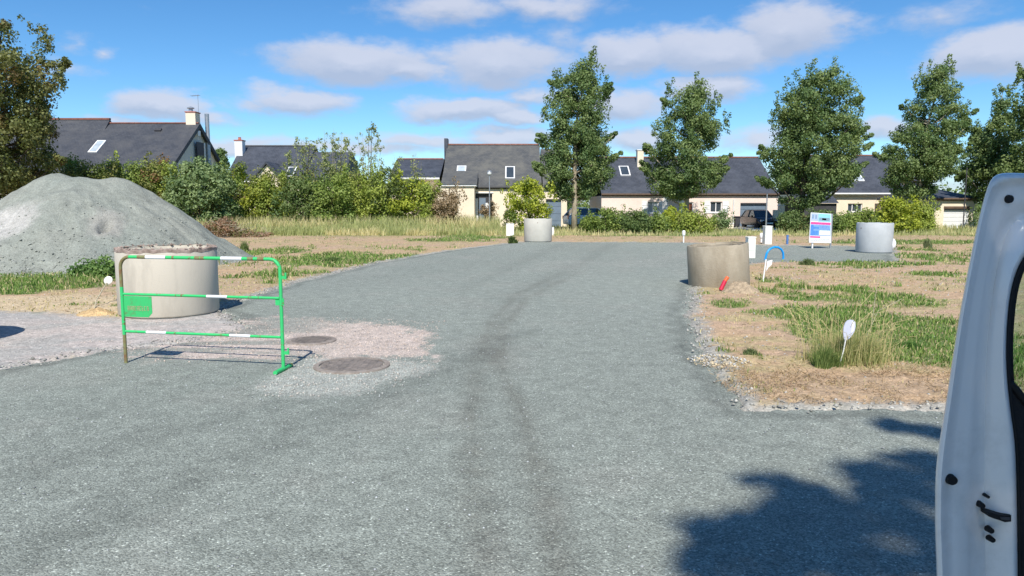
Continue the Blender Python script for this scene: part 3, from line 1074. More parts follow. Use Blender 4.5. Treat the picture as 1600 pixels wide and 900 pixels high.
def heap():
    xs = np.linspace(-22, -7.2, 330)
    ys = np.linspace(16.0, 26.5, 230)
    X, Y = np.meshgrid(xs, ys)
    x, y = X.ravel(), Y.ravel()
    cones = [(-13.0, 21.5, 2.52, .62), (-11.45, 21.6, 2.40, .72), (-12.2, 21.55, 2.36, .66), (-15.4, 21.3, 1.95, .60), (-12.2, 21.2, 2.35, .62), (-17.4, 21.0, 1.7, .58), (-13.5, 19.2, 1.05, .55), (-12.0, 20.6, 1.95, .60)]
    hs = []
    wx = (fbm(x * .6, y * .6, 3, 5.) - .5) * .8
    wy = (fbm(x * .6, y * .6, 3, 9.) - .5) * .8
    for cx, cy, hh, sl in cones:
        r = np.hypot(x - cx + wx, y - cy + wy)
        r = np.sqrt(r * r + .10) - .30
        hs.append(hh - sl * r)
    H = np.array(hs)
    k = 9.0
    z = np.log(np.exp(H * k).sum(0)) / k
    z += (fbm(x * 1.5, y * 1.5, 4, 33.) - .5) * .16 + (fbm(x * 9, y * 9, 3, 35.) - .5) * .035
    # toe flares out
    ang = np.arctan2(y - 21.3, x + 12.4)
    z += (fbm(ang * 7 + 40, np.hypot(x + 12.4, y - 21.3) * .5, 4, 3.) - .5) * .20 * sstep(2.4, 1.2, z) * sstep(.1, .6, z)
    z = np.where(z < .25, .25 * np.exp((z - .25) / .22) - .04, z)
    # a dug hollow low on the front
    hole = at(157, 362, 1.0)
    hx, hy = -10.62, 19.30
    z -= .42 * np.exp(-(((x - hx) / .11) ** 2 + ((y - hy) / .20) ** 2))
    z = np.maximum(z, -.05)
    n1 = fbm(x * .8, y * .8, 4, 45.)
    n2 = fbm(x * 6, y * 6, 3, 47.)
    c = np.array((.215, .238, .21)) * (1 - n1)[:, None] + np.array((.28, .285, .245)) * n1[:, None]
    q = np.hypot((x + 13.3) / 1.15, (y - 18.9) / 1.0)
    k2 = sstep(1.15, .7, q + (n2 - .5) * .4)[:, None]
    c = c * (1 - k2) + np.array((.42, .41, .38)) * k2
    q = np.hypot((x + 10.6) / .5, (y - 19.4) / .7)
    k2 = sstep(1.1, .5, q + (n2 - .5) * .5)[:, None] * .8
    c = c * (1 - k2) + np.array((.30, .29, .26)) * k2
    c = c * (.88 + .24 * n2)[:, None]
    keepf = (z > -.035)
    f = sheet_faces(len(ys), len(xs), keepf)
    f2 = np.unique(f)
    rm = np.zeros(len(x), np.int32)
    rm[f2] = np.arange(len(f2))
    o = np_mesh('gravel_heap', np.stack([x, y, z], 1)[f2], rm[f], M['heap'], c[f2], smooth=True)
    tag(o, 'large heap of grey green crushed gravel behind the big concrete ring', 'gravel heap')
    ok = (z > -.02) & (z < 1.9) & (y < 21.5) & (x > -18)
    idx = np.flatnonzero(ok)
    pr = np.exp(-z[idx] / .35) + .05
    pick = RS.choice(idx, 4200, p=pr / pr.sum())
    pts = np.stack([x[pick] + RS.uniform(-.03, .03, 4200), y[pick] + RS.uniform(-.03, .03, 4200), z[pick] + .005], 1)
    far_ = RS.rand(900, 2) * np.array((10, 1.6)) + np.array((-17.5, 16.4))
    pts = np.vstack([pts, np.column_stack([far_, np.full(900, .02)])])
    cc = np.array((.31, .32, .285)) * (.75 + .5 * RS.rand(len(pts), 1))
    stones('heap_stones', 'loose coarse stones on and around the foot of the gravel heap', pts, .022, cc)


heap()
# clods and pebbles on the bare verges
cand = np.column_stack([RS.uniform(-9, 12, 60000), RS.uniform(5.5, 24, 60000)])
sd = poly_sdf(cand[:, 0], cand[:, 1], ROAD)
sd2 = poly_sdf(cand[:, 0], cand[:, 1], SIDE)
k = (sd > .15) & (sd2 > .1) & (RS.rand(60000) < .42)
p = cand[k]
c = np.array((.46, .34, .22)) * (0.45 + .8 * RS.rand(len(p), 1))
k = RS.rand(len(c)) < .2
c[k] = np.array((.46, .45, .42)) * (.6 + .5 * RS.rand(k.sum(), 1))
stones('soil_clods', 'small clods and pebbles strewn over the bare sandy verges', np.column_stack([p, ground_z(p[:, 0], p[:, 1])]), .013, c)

# ------------------------------------------------------------ concrete well rings


def ring(px0, px1, pyb, H, m, label, tilt=0.0, rimdirt=False, loc=None, R=None, group='concrete well rings', holes=(), taper=0.0, seed=1, sink=0.0, wall=.09):
    if loc is None:
        yf = at((px0 + px1) / 2, pyb).y
        w = (px1 - px0) / FPX
        w /= math.sqrt(1 + (((px0 + px1) / 2 - 800) / FPX) ** 2)
        R = w * yf / 2 / (1 - w / 2 * 1.0)
        cx = ((px0 + px1) / 2 - 800) / FPX * (yf + R)
        loc = (cx, yf + R, 0)
    t = empty('concrete_ring', (loc[0], loc[1], -sink), label, 'concrete ring', group)
    mtx = Matrix.Rotation(tilt, 4, 'Y')
    rs = random.Random(seed)
    ph = [rs.uniform(0, 6) for _ in range(6)]

    def wob(r, z, a):
        if z < H * .9:
            return 0
        return .006 * math.sin(5 * a + ph[0]) + .005 * math.sin(13 * a + ph[1]) + (.010 * math.sin(23 * a + ph[2]) * math.sin(3 * a + ph[3]) if rimdirt else 0)
    i = R - wall
    b = MB()
    b.lathe(t.location, [(R - .035, 0), (R - .03, .025), (R - .008, .03), (R, .05), (R + taper * .5, H * .5), (R + taper, H - .02), (R + taper - .012, H),
                         (i + .045, H), (i + .04, H - .035), (i, H - .04), (i, H * .5), (i, 0), (R - .035, 0)], 72, mtx, wob=wob)
    b.build('ring_wall', m, t, smooth=True, sharp=35)
    if rimdirt:
        b = MB()
        for k in range(150):
            a = rs.uniform(0, 6.283)
            rr = rs.uniform(i + .02, R - .01)
            s = rs.uniform(.008, .028)
            q = Vector(t.location) + mtx @ Vector((rr * math.cos(a), rr * math.sin(a), H + s * .3))
            b.add([q + Vector(v) * s * rs.uniform(.7, 1.3) for v in _oct], [tuple(int(j) for j in f) for f in _octf])
        tag(b.build('rim_crumbs', M['rim_dirt_and_hole_dark'], t), kind='stuff')
        b = MB()
        b.lathe(t.location, [(R - .004, H - .05), (R + .003, H - .045), (R + .003, H - .005), (R - .02, H + .006), (i + .05, H + .006)], 72, mtx, wob=wob)
        b.build('weathered_rim', M['rim_dirt_and_hole_dark'], t, smooth=True, sharp=40)
    for (hx, hy, hr) in holes:     # dark raised plates paint the shade inside the cast lifting holes
        d = ray(hx, hy)
        tt = (t.location.y - R * .9) / d.y
        p = Vector((0, 0, HC)) + d * tt
        rel = Vector((p.x - t.location.x, 0, 0))
        sx = max(-.95, min(.95, rel.x / R))
        nrm = Vector((sx, -math.sqrt(1 - sx * sx), 0))
        c = Vector((t.location.x, t.location.y, 0)) + nrm * (R + .001 + taper * .8)
        c.z = p.z
        b = MB()
        side = Vector((-nrm.y, nrm.x, 0))
        pts = [c + side * hr * math.cos(a) * (1 + .2 * math.sin(3 * a)) + Vector((0, 0, hr * math.sin(a))) for a in [k * .628 for k in range(10)]]
        b.prism(pts, nrm * .004)
        b.build('lifting_hole', M['rim_dirt_and_hole_dark'] if hr > .02 else M['lead'], t)
    return t


ringL = ring(180, 341, 500, 1.0, M['concrete'], 'large pale beige concrete ring behind the green barrier, crumbling dirty rim', rimdirt=True, seed=3)
ringR = ring(1077, 1174, 451, .885, M['concrete_brown'], 'brownish weathered concrete ring at the right road edge with orange pipe end at its foot', tilt=math.radians(-4.0), seed=5, holes=[(1121, 388, .030)], sink=.04)
ringM = ring(819, 862, 378.5, 1.02, M['concrete_mid'], 'small clean pale concrete ring at the far road end below a yellow green shrub', taper=.015, seed=7, holes=[(840, 348, .022)])
ringF = ring(1336, 1395, 396, 1.02, M['concrete_white'], 'whitish grey concrete ring right of the billboard with a white bag on it', seed=9, holes=[(1347, 357, .022)])
ringO = ring(0, 0, 0, 1.0, M['concrete'], 'pale concrete ring just left of the photo casting a dark shadow on the pink gravel', seed=13, loc=(-7.02, 8.35, 0), R=.70)

# white bag hooked on the far right ring
p = atY(1394, 380, ringF.location.y - .25)
b = MB()
b.lathe(p, [(.02, -.22), (.10, -.20), (.14, -.08), (.12, .04), (.06, .13), (.02, .16)], 12, Matrix.Rotation(.25, 4, 'Y'), cap0=True, cap1=True)
o = b.build('plastic_bag', M['bag'], smooth=True)
tag(o, 'white plastic bag hanging against the whitish ring near the billboard', 'bag')

# dirt mound by the right ring and orange pipe end


def mound(name, label, cat, cx, cy, rx, ry, h, m, col, seed=0, bumps=.35):
    xs = np.linspace(-1.3, 1.3, 44)
    X, Y = np.meshgrid(xs, xs)
    x, y = X.ravel(), Y.ravel()
    r = np.hypot(x, y)
    z = h * sstep(1.15, .0, r) * (1 - bumps + 2 * bumps * fbm(x * 3 + seed, y * 3, 4)) + h * .25 * (fbm(x * 12, y * 12 + seed, 2) - .5) - .03
    n = fbm(x * 8, y * 8 + seed, 3)
    c = np.array(col)[None] * (.65 + .7 * n)[:, None]
    f = sheet_faces(44, 44, r < 1.2)
    o = np_mesh(name, np.stack([x * rx + cx, y * ry + cy, z], 1), f, m, c, smooth=True, origin=(cx, cy, 0))

    return tag(o, label, cat)


c = at(1158, 456)
mound('dirt_mound', 'low mound of brown dirt and clods against the foot of the brownish ring', 'dirt mound', c.x, c.y, .42, .40, .24, M['heap'], (.36, .28, .19), 3)
c = at(1125, 565)
t = mound('rubble_pile', 'small flat pile of pale rubble stones at the right verge', 'rubble', c.x, c.y, .30, .32, .06, M['heap'], (.46, .40, .30), 9, .5)
a = RS.rand(330) * 6.283
r_ = np.sqrt(RS.rand(330)) * .34
pp = np.column_stack([np.cos(a) * r_, np.sin(a) * r_, .055 * (1 - r_ / .36) + .004])
s_ = stones('rubble_stones', 'x', pp, .011, np.where(RS.rand(330, 1) < .5, np.array((.60, .50, .33)), np.array((.48, .48, .46))) * (.7 + .5 * RS.rand(330, 1)))
del s_['label']
s_.parent = t
c = at(150, 492)
mound('earth_clod', 'sandy earth clods left of the large pale concrete ring', 'earth', c.x, c.y, .38, .30, .13, M['heap'], (.48, .34, .18), 19, .5)

t = empty('pipe_end', at(1125, 452), 'short orange red pipe end leaning against the brownish concrete ring', 'pipe')
a, bb = atY(1126, 449, 14.05), atY(1137, 433, 14.1)
mid = a.lerp(bb, .62)
MB().tube([a + Vector((0, 0, -.05)), mid], .040, 12).build('red_sleeve', M['red_pipe'], t, smooth=True, sharp=40)
MB().tube([mid, bb], .033, 12).build('orange_tip', M['orange'], t, smooth=True, sharp=40)

# ------------------------------------------------------------ green road barrier
A = at(197, 567)
B = at(443, 579)
bt = empty('barrier', A, 'green and rusty tubular road barrier with a green plate, standing before the large ring', 'barrier')
ax = (B - A)
LEN = ax.length
ax.normalize()
nrm = Vector((ax.y, -ax.x, 0))      # towards the camera


def bp(s, z, d=0.0):
    return A + ax * s + Vector((0, 0, z)) + nrm * d


TOP, MID, LOW = 1.11, .725, .335
rad = .0175
# rounded frame, split where the paint has gone
rc_ = .11


def arc(s0, z0, a0, a1, n=7):
    return [bp(s0 + rc_ * math.cos(a0 + (a1 - a0) * k / n), z0 + rc_ * math.sin(a0 + (a1 - a0) * k / n)) for k in range(n + 1)]


MB().tube([bp(0, .0), bp(0, .30)], rad, 12).build('rusty_lower_leg', M['rust'], bt, smooth=True, sharp=50)
MB().tube([bp(0, .30), bp(0, .80)], rad * 1.01, 12).build('leg', M['green_paint'], bt, smooth=True, sharp=50)
MB().tube([bp(0, .80), bp(0, TOP - rc_)] + arc(rc_, TOP - rc_, math.pi, math.pi / 2)[1:], rad, 12).build('rusty_corner', M['rust'], bt, smooth=True, sharp=50)
MB().tube([bp(rc_, TOP)] + [bp(LEN - rc_, TOP)] + arc(LEN - rc_, TOP - rc_, math.pi / 2, 0)[1:] + [bp(LEN, .02)], rad, 12).build('top_frame', M['green_paint'], bt, smooth=True, sharp=50)
MB().tube([bp(rad, MID), bp(LEN - rad, MID)], .0138, 10).build('rail', M['green_paint'], bt, smooth=True, sharp=50)
MB().tube([bp(rad, LOW), bp(LEN - rad, LOW)], .0138, 10).build('rail', M['green_paint'], bt, smooth=True, sharp=50)
for s, z in ((.42, TOP), (LEN - .52, TOP), (LEN * .61, MID), (.38, LOW), (LEN - .46, LOW)):
    MB().tube([bp(s - .115, z), bp(s + .115, z)], rad + .0015 if z == TOP else .0153, 12).build('reflective_band', M['white_band'], bt, smooth=True, sharp=50)
for s, z, l in ((LEN - .20, TOP, .035), (LEN * .5, TOP, .03), (LEN * .68, TOP, .05), (LEN - .31, TOP, .03), (.27, TOP, .06), (.62, TOP, .012), (.95, TOP, .02), (1.22, TOP, .015), (1.31, TOP, .035)):
    MB().tube([bp(s - l, z), bp(s + l, z)], rad + .001, 12).build('rust_patch', M['rust'], bt, smooth=True, sharp=50)
f0, f1 = at(430, 586), at(455, 573)
f0.z = f1.z = .02
MB().tube([f0, f1], .022, 10).build('foot', M['green_paint'], bt, smooth=True, sharp=50)
for s, z in ((LEN + .03, 1.0 - .07), (LEN + .03, .18)):
    b = MB()
    b.obox(bp(s, z), ax * .035, nrm * .006, (0, 0, .016))
    b.obox(bp(s + .028, z + .02), ax * .008, nrm * .006, (0, 0, .03))
    b.build('coupling_hook', M['green_paint'], bt)
b = MB()
b.obox(bp(LEN - .015, MID - .035), ax * .045, nrm * .004, (0, 0, .035))
b.build('gusset', M['green_paint'], bt)
# plate under the middle rail
x0, x1, z1, z0 = .02, .345, MID - .018, MID - .235
pl = MB()
pl.prism([bp(x0, z1, .004), bp(x0, z0, .004), bp(x1 - .045, z0, .004), bp(x1, z0 + .045, .004), bp(x1, z1, .004)], nrm * -.004)
plate = pl.build('plate', M['green_plate'], bt)
b = MB()     # worn stencil: strokes too eroded to read
rs = random.Random(4)
s = x0 + .045
zc = z0 + .09
while s < x1 - .05:
    wq = rs.uniform(.012, .020)
    hq = .024
    kind = rs.randint(0, 3)
    b.obox(bp(s, zc, .0055), ax * .0028, nrm * .001, (0, 0, hq))
    if kind != 1:
        b.obox(bp(s + wq * .55, zc + hq - .003, .0055), ax * wq * .35, nrm * .001, (0, 0, .0028))
    if kind != 2:
        b.obox(bp(s + wq * .55, zc - .002, .0055), ax * wq * .35, nrm * .001, (0, 0, .0028))
    if kind in (1, 2):
        b.obox(bp(s + wq * .55, zc - hq + .003, .0055), ax * wq * .35, nrm * .001, (0, 0, .0028))
    if kind in (0, 3):
        b.obox(bp(s + wq, zc, .0055), ax * .0028, nrm * .001, (0, 0, hq * .95))
    s += wq + .013
b.build('worn_lettering', M['letter_worn'], plate)

# ------------------------------------------------------------ manhole covers


def manhole(px, py, rpx, label):
    c = at(px, py)
    R = rpx / FPX * c.y
    t = empty('manhole_cover', (c.x, c.y, 0), label, 'manhole cover', 'round manhole covers in the pink gravel')
    b = MB()
    b.lathe(t.location, [(R + .03, -.01), (R + .025, .016), (R, .020), (R - .030, .020), (R - .033, -.004), (R - .06, -.006)], 48)
    b.build('frame', M['cast_frame'], t, smooth=True, sharp=30)
    b = MB()
    b.lathe(t.location, [(R - .045, .0), (R - .045, .012), (R * .6, .015), (.01, .016)], 48, cap1=True)
    b.build('lid', M['dark_metal'], t, smooth=True, sharp=30)
    b = MB()
    for i in range(-4, 5):
        for j in range(-4, 5):
            x, y = i * R * .19, j * R * .19
            if math.hypot(x, y) < R * .82:
                b.box(c.x + x - .03, c.x + x + .03, c.y + y - .012, c.y + y + .012, .012, .021)
    tag(b.build('tread_studs', M['dark_metal'], t), kind='stuff')
    return t


manhole(550, 572, 56, 'nearer round dark manhole cover beside the foot of the green barrier')
manhole(487, 533, 35, 'farther round dark manhole cover set in the pink crushed stone')

# ------------------------------------------------------------ marker posts, boxes, blue pipe


def box_thing(name, label, cat, px0, px1, pyt, pyb, m, depth=.25, cap=None, group=None):
    p = at((px0 + px1) / 2, pyb)
    Y = p.y
    x0, x1 = (px0 - 800) / FPX * Y, (px1 - 800) / FPX * Y
    zt = atY((px0 + px1) / 2, pyt, Y).z
    t = empty(name, ((x0 + x1) / 2, Y, 0), label, cat, group)
    MB().bbox(x0, x1, Y, Y + depth, -.06, zt - .03, .012).build('body', m, t)
    MB().bbox(x0 - .012, x1 + .012, Y - .012, Y + depth + .012, zt - .03, zt, .01).build('lid', cap or m, t)
    if zt > .45 and x1 - x0 > .2:
        MB().bbox(x0 + .03, x1 - .03, Y - .008, Y - .001, zt * .35, zt - .08, .006).build('front_panel', m, t)
    return t


box_thing('utility_box', 'white utility cabinet directly behind the brownish ring', 'utility box', 1169, 1181, 370, 403, M['cream_box'], .3)
box_thing('utility_box', 'tall cream utility cabinet in front of the black parked car', 'utility box', 1195, 1206, 353, 382, M['cream_box'], .35, M['cream_box'])
box_thing('utility_box', 'white utility box left of the small far concrete ring', 'utility box', 791, 803, 349.5, 368.5, M['white_plastic'], .3)


def marker(px, pyt, pyb, wpx, label, m, capm=None, headpx=0, headh=0, group=None):
    p = at(px, pyb)
    Y = p.y
    zt = atY(px, pyt, Y).z
    w = wpx / FPX * Y / 2
    t = empty('marker_post', p, label, 'marker post', group)
    zs = zt - headh
    MB().lathe(p, [(w, -.05), (w, zs)], 14, cap1=True).build('post', m, t, smooth=True, sharp=40)
    if headpx:
        hw = headpx / FPX * Y / 2
        MB().lathe(p, [(hw * .8, zs), (hw, zs + headh * .15), (hw, zs + headh * .8), (hw * .6, zt)], 14, cap0=True, cap1=True).build('cap', capm or m, t, smooth=True, sharp=40)
    return t


marker(1068, 360, 379, 2.2, 'thin white capped marker post at the far road edge left of the brownish ring', M['white_plastic'], headpx=5.0, headh=.22)
marker(1189.5, 364, 379, 2.6, 'short white marker post with rounded cap between the two cream cabinets', M['white_plastic'], headpx=5.5, headh=.22)
marker(1230, 367, 382, 3.6, 'short blue marker post left of the billboard', M['blue_post'])
marker(864, 355, 368, 3.5, 'tiny white marker post touching the right side of the small far ring', M['white_plastic'])

# blue hose bent in an arch
t = empty('blue_pipe', at(1197, 406), 'bright blue plastic pipe bent into an arch beside the brownish ring', 'pipe')
YP = at(1197, 406).y
pts = [atY(x, y, YP + d) for x, y, d in ((1194, 414, 0), (1196, 404, 0), (1198, 396, 0), (1201, 391, .03), (1205, 388, .06), (1210, 386, .1), (1216, 386.5, .15), (1221, 390, .2), (1223.5, 395, .22), (1224, 402, .25), (1223, 409, .25))]
MB().tube(pts, .032, 12).build('pipe', M['blue_pipe'], t, smooth=True, sharp=50)

# leaning stake with white tag beside the blue pipe
Y0 = at(1192, 441).y
t = empty('tag_stake', at(1192, 441), 'white leaning stake with a white plastic flap below the blue pipe arch', 'stake')
MB().tube([atY(1192, 441, Y0), atY(1197, 405, Y0 + .05)], .016, 8).build('stake', M['white_plastic'], t, smooth=True, sharp=50)
MB().prism([atY(1197, 424, Y0 - .02), atY(1199, 408, Y0 - .01), atY(1207, 406, Y0), atY(1206, 413, Y0), atY(1201, 418, Y0)], (0, .008, 0)).build('flap', M['bag'], t)

# leaning rod with round white disc at the left
Y0 = at(150, 472).y
t = empty('tag_stake', at(150, 472), 'thin pale leaning rod with a round white disc left of the large ring', 'stake')
MB().tube([atY(146, 490, Y0 - .9), atY(150, 470, Y0 - .6), atY(168, 440, Y0)], .009, 8).build('rod', M['wood_stick'], t, smooth=True, sharp=50)
c = atY(169, 438, Y0)
b = MB()
b.lathe(c, [(.010, -.012), (.05, -.018), (.072, 0), (.05, .018), (.01, .012)], 20, Matrix.Rotation(math.radians(70), 4, 'X'), cap0=True, cap1=True)
b.build('disc', M['white_plastic'], t, smooth=True, sharp=40)

# white paddle marker in the tall grass
Y0 = at(1312, 573).y
t = empty('paddle_marker', at(1312, 573), 'white oval plastic paddle on a thin stem in the tall grass tuft at the right', 'marker')
MB().tube([atY(1310, 575, Y0), atY(1318, 548, Y0), atY(1322, 528, Y0)], .0065, 8).build('stem', M['white_plastic'], t, smooth=True, sharp=50)
prof = [(1318.5, 528), (1317.6, 520), (1318.2, 512), (1320.5, 505), (1324, 501), (1329, 499.5), (1334, 500.5), (1336.6, 504), (1337, 510), (1335.5, 517), (1332, 523), (1328, 528), (1324, 531.5), (1320.5, 532)]
MB().prism([atY(x, y, Y0 + .0) for x, y in prof], (0, .010, 0)).build('paddle', M['paddle'], t)
MB().prism([atY(x, y, Y0 - .004) for x, y in ((1331, 502), (1335, 503), (1334.5, 516), (1330, 521))], (0, .003, 0)).build('reflective_strip', M['white_band'], t)

# ------------------------------------------------------------ billboard
YB = at(1283, 388).y
t = empty('billboard', (at(1283, 388).x, YB, 0), 'upright real estate billboard with blue, white and pink print near the black car', 'billboard')
TL, TR, BL, BR = (1267, 332), (1299, 334), (1264, 379), (1298.5, 380)


def bq(u, v, d=0.0):
    x = (TL[0] * (1 - u) + TR[0] * u) * (1 - v) + (BL[0] * (1 - u) + BR[0] * u) * v
    y = (TL[1] * (1 - u) + TR[1] * u) * (1 - v) + (BL[1] * (1 - u) + BR[1] * u) * v
    return atY(x, y, YB + d)


def quad(u0, u1, v0, v1, d0, th):
    return MB().prism([bq(u0, v0, d0), bq(u0, v1, d0), bq(u1, v1, d0), bq(u1, v0, d0)], (0, th, 0))


panel = quad(0, 1, 0, 1, 0, .03).build('panel', M['print_white'], t)
for (nm, u0, u1, v0, v1, mm) in (('logo_field', .03, .38, .02, .27, 'print_lav'), ('photo_field', .38, .97, .02, .29, 'print_cyan'), ('pink_band', .03, .97, .31, .385, 'print_pink'),
                                 ('blue_field', .03, .97, .395, .76, 'print_pale_blue'), ('pink_band', .03, .5, .78, .835, 'print_pink')):
    quad(u0, u1, v0, v1, -.003, .002).build(nm, M[mm], panel)
for (nm, u0, u1, v0, v1, mm) in (('logo_mark', .08, .155, .07, .2, 'print_grey'), ('logo_mark', .23, .30, .07, .2, 'print_grey'), ('pictured_house', .42, .93, .15, .25, 'print_grey'),
                                 ('pictured_window', .56, .76, .17, .23, 'print_white'), ('blue_column', .03, .17, .397, .757, 'print_blue'), ('blue_block', .17, .43, .46, .53, 'print_blue'), ('blue_block', .17, .40, .60, .74, 'print_blue'),
                                 ('text_block', .45, .95, .58, .74, 'print_white')):
    quad(u0, u1, v0, v1, -.006, .002).build(nm, M[mm], panel)
b = MB()
rs = random.Random(8)
for v in (.42, .455, .49, .525):
    u = .48
    while u < .9:
        du = rs.uniform(.03, .09)
        b.prism([bq(u, v, -.0085), bq(u, v + .012, -.0085), bq(u + du, v + .012, -.0085), bq(u + du, v, -.0085)], (0, .002, 0))
        u += du + .03
for v in (.87, .92):
    u = .1
    while u < .85:
        du = rs.uniform(.04, .09)
        b.prism([bq(u, v, -.0045), bq(u, v + .012, -.0045), bq(u + du, v + .012, -.0045), bq(u + du, v, -.0045)], (0, .002, 0))
        u += du + .03
tag(b.build('small_print', M['print_grey'], panel), kind='stuff')
for u in (.14, 1.03):
    p0 = bq(u, 0, .06)
    MB().box(p0.x - .025, p0.x + .025, YB + .035, YB + .085, -.1, p0.z - .02 if u < 1 else p0.z).build('post', M['grey_metal'] if u > 1 else M['white_paint'], t)

# ------------------------------------------------------------ street lamp, poles
YL = 47.0
p = atY(765, 340, YL)
t = empty('street_lamp', (p.x, YL, 0), 'slim grey street lamp with a small white globe before the lichen roofed house', 'street lamp')
zt = atY(765, 274, YL).z
MB().tube([(p.x, YL, -.1), (p.x, YL, 1.2), (p.x, YL, zt)], [.06, .045, .03], 10).build('mast', M['grey_metal'], t, smooth=True, sharp=50)
MB().lathe((p.x, YL, zt), [(.04, 0), (.12, .04), (.15, .14), (.13, .22)], 14, cap0=True).build('globe', M['white_plastic'], t, smooth=True, sharp=50)
MB().lathe((p.x, YL, zt), [(.17, .22), (.15, .26), (.05, .31)], 14, cap0=True, cap1=True).build('cap', M['grey_metal'], t, smooth=True, sharp=50)
YL = 46.0
p = atY(1197, 350, YL)
t = empty('lamp_pole', (p.x, YL, 0), 'plain slim grey pole rising beside the black parked car', 'pole')
zt = atY(1197, 303, YL).z
MB().tube([(p.x, YL, -.1), (p.x, YL, 2), (p.x, YL, zt)], [.045, .04, .03], 10).build('mast', M['grey_metal'], t, smooth=True, sharp=50)
MB().lathe((p.x, YL, zt), [(.03, 0), (.05, .01), (.05, .04), (.02, .05)], 14, cap0=True, cap1=True).build('pole_cap', M['grey_metal'], t, smooth=True, sharp=50)
YL = 47.0
p = atY(1505, 350, YL)
t = empty('thin_pole', (p.x, YL, 0), 'very thin dark pole in front of the white garage door', 'pole')
MB().tube([(p.x, YL, -.1), (p.x, YL, atY(1505, 262, YL).z)], .035, 8).build('pole', M['lead'], t, smooth=True, sharp=50)

# ------------------------------------------------------------ houses


def X_at(px, Y):
    return (px - 800.0) / FPX * Y / (ray(800, 320).y) * 1.0


def xz(px, py, Y):
    p = atY(px, py, Y)
    return p.x, p.z


def front_wall(root, Y, x0, x1, z0, z1, m, holes, depth=.22, name='front_wall'):
    """wall face at Y with real openings; holes: (hx0, hx1, hz0, hz1)"""
    xs = sorted({x0, x1} | {h[0] for h in holes} | {h[1] for h in holes})
    zs = sorted({z0, z1} | {h[2] for h in holes} | {h[3] for h in holes})
    xs = [x for x in xs if x0 - 1e-6 <= x <= x1 + 1e-6]
    zs = [z for z in zs if z0 - 1e-6 <= z <= z1 + 1e-6]
    b = MB()
    for i in range(len(xs) - 1):
        for j in range(len(zs) - 1):
            cx, cz = (xs[i] + xs[i + 1]) / 2, (zs[j] + zs[j + 1]) / 2
            if any(h[0] < cx < h[1] and h[2] < cz < h[3] for h in holes):
                continue
            b.box(xs[i], xs[i + 1], Y, Y + depth, zs[j], zs[j + 1])
    return b.build(name, m, root)


def window(root, Y, x0, x1, z0, z1, pane='pane', shutters=False, bars=1):
    f = MB()
    t = .06
    yy = Y + .10
    f.box(x0, x1, yy, yy + .05, z0, z0 + t).box(x0, x1, yy, yy + .05, z1 - t, z1)
    f.box(x0, x0 + t, yy, yy + .05, z0 + t, z1 - t).box(x1 - t, x1, yy, yy + .05, z0 + t, z1 - t)
    for k in range(bars):
        xm = x0 + (x1 - x0) * (k + 1) / (bars + 1)
        f.box(xm - t / 2, xm + t / 2, yy, yy + .05, z0 + t, z1 - t)
    w = f.build('window', M['white_paint'], root)
    MB().box(x0 + .01, x1 - .01, yy + .055, yy + .075, z0 + .01, z1 - .01).build('pane', M[pane], w)
    MB().box(x0 - .06, x1 + .06, Y - .06, Y + .10, z0 - .06, z0 - .003).build('sill', M['white_paint'], w)
    if shutters:
        ww = (x1 - x0) * .5
        for s in (-1, 1):
            a = x0 - ww - .02 if s < 0 else x1 + .02
            b = MB().box(a, a + ww, Y - .045, Y - .008, z0 - .05, z1 + .03)
            for zz in (z0 + .25, z1 - .28):
                b.box(a + .03, a + ww - .03, Y - .065, Y - .046, zz, zz + .07)
            b.build('shutter', M['white_paint'], root)
    return w


def garage(root, Y, x0, x1, z0, z1, m, panels=4, rec=.14):
    d = MB()
    h = (z1 - z0) / panels
    for k in range(panels):
        d.box(x0, x1, Y + rec, Y + rec + .04, z0 + k * h, z0 + (k + 1) * h - .02)
    d.box(x0, x1, Y + rec + .03, Y + rec + .06, z0, z1)
    g = d.build('garage_door', m, root)
    MB().box(x0, x1, Y + .02, Y + .10, z1 - .10, z1 - .002).build('door_track', M['lead'], g)
    return g


def door(root, Y, x0, x1, z0, z1, m, frame='white_paint', rec=.15):
    d = MB().box(x0 + .07, x1 - .07, Y + rec, Y + rec + .05, z0, z1 - .07)
    g = d.build('door', m, root)
    f = MB().box(x0, x0 + .07, Y + .06, Y + rec + .06, z0, z1).box(x1 - .07, x1, Y + .06, Y + rec + .06, z0, z1).box(x0 + .07, x1 - .07, Y + .06, Y + rec + .06, z1 - .07, z1)
    f.build('door_frame', M[frame], g)
    MB().box(x1 - .2, x1 - .12, Y + rec - .05, Y + rec - .002, z0 + 1.0, z0 + 1.03).build('handle', M['grey_metal'], g)
    return g


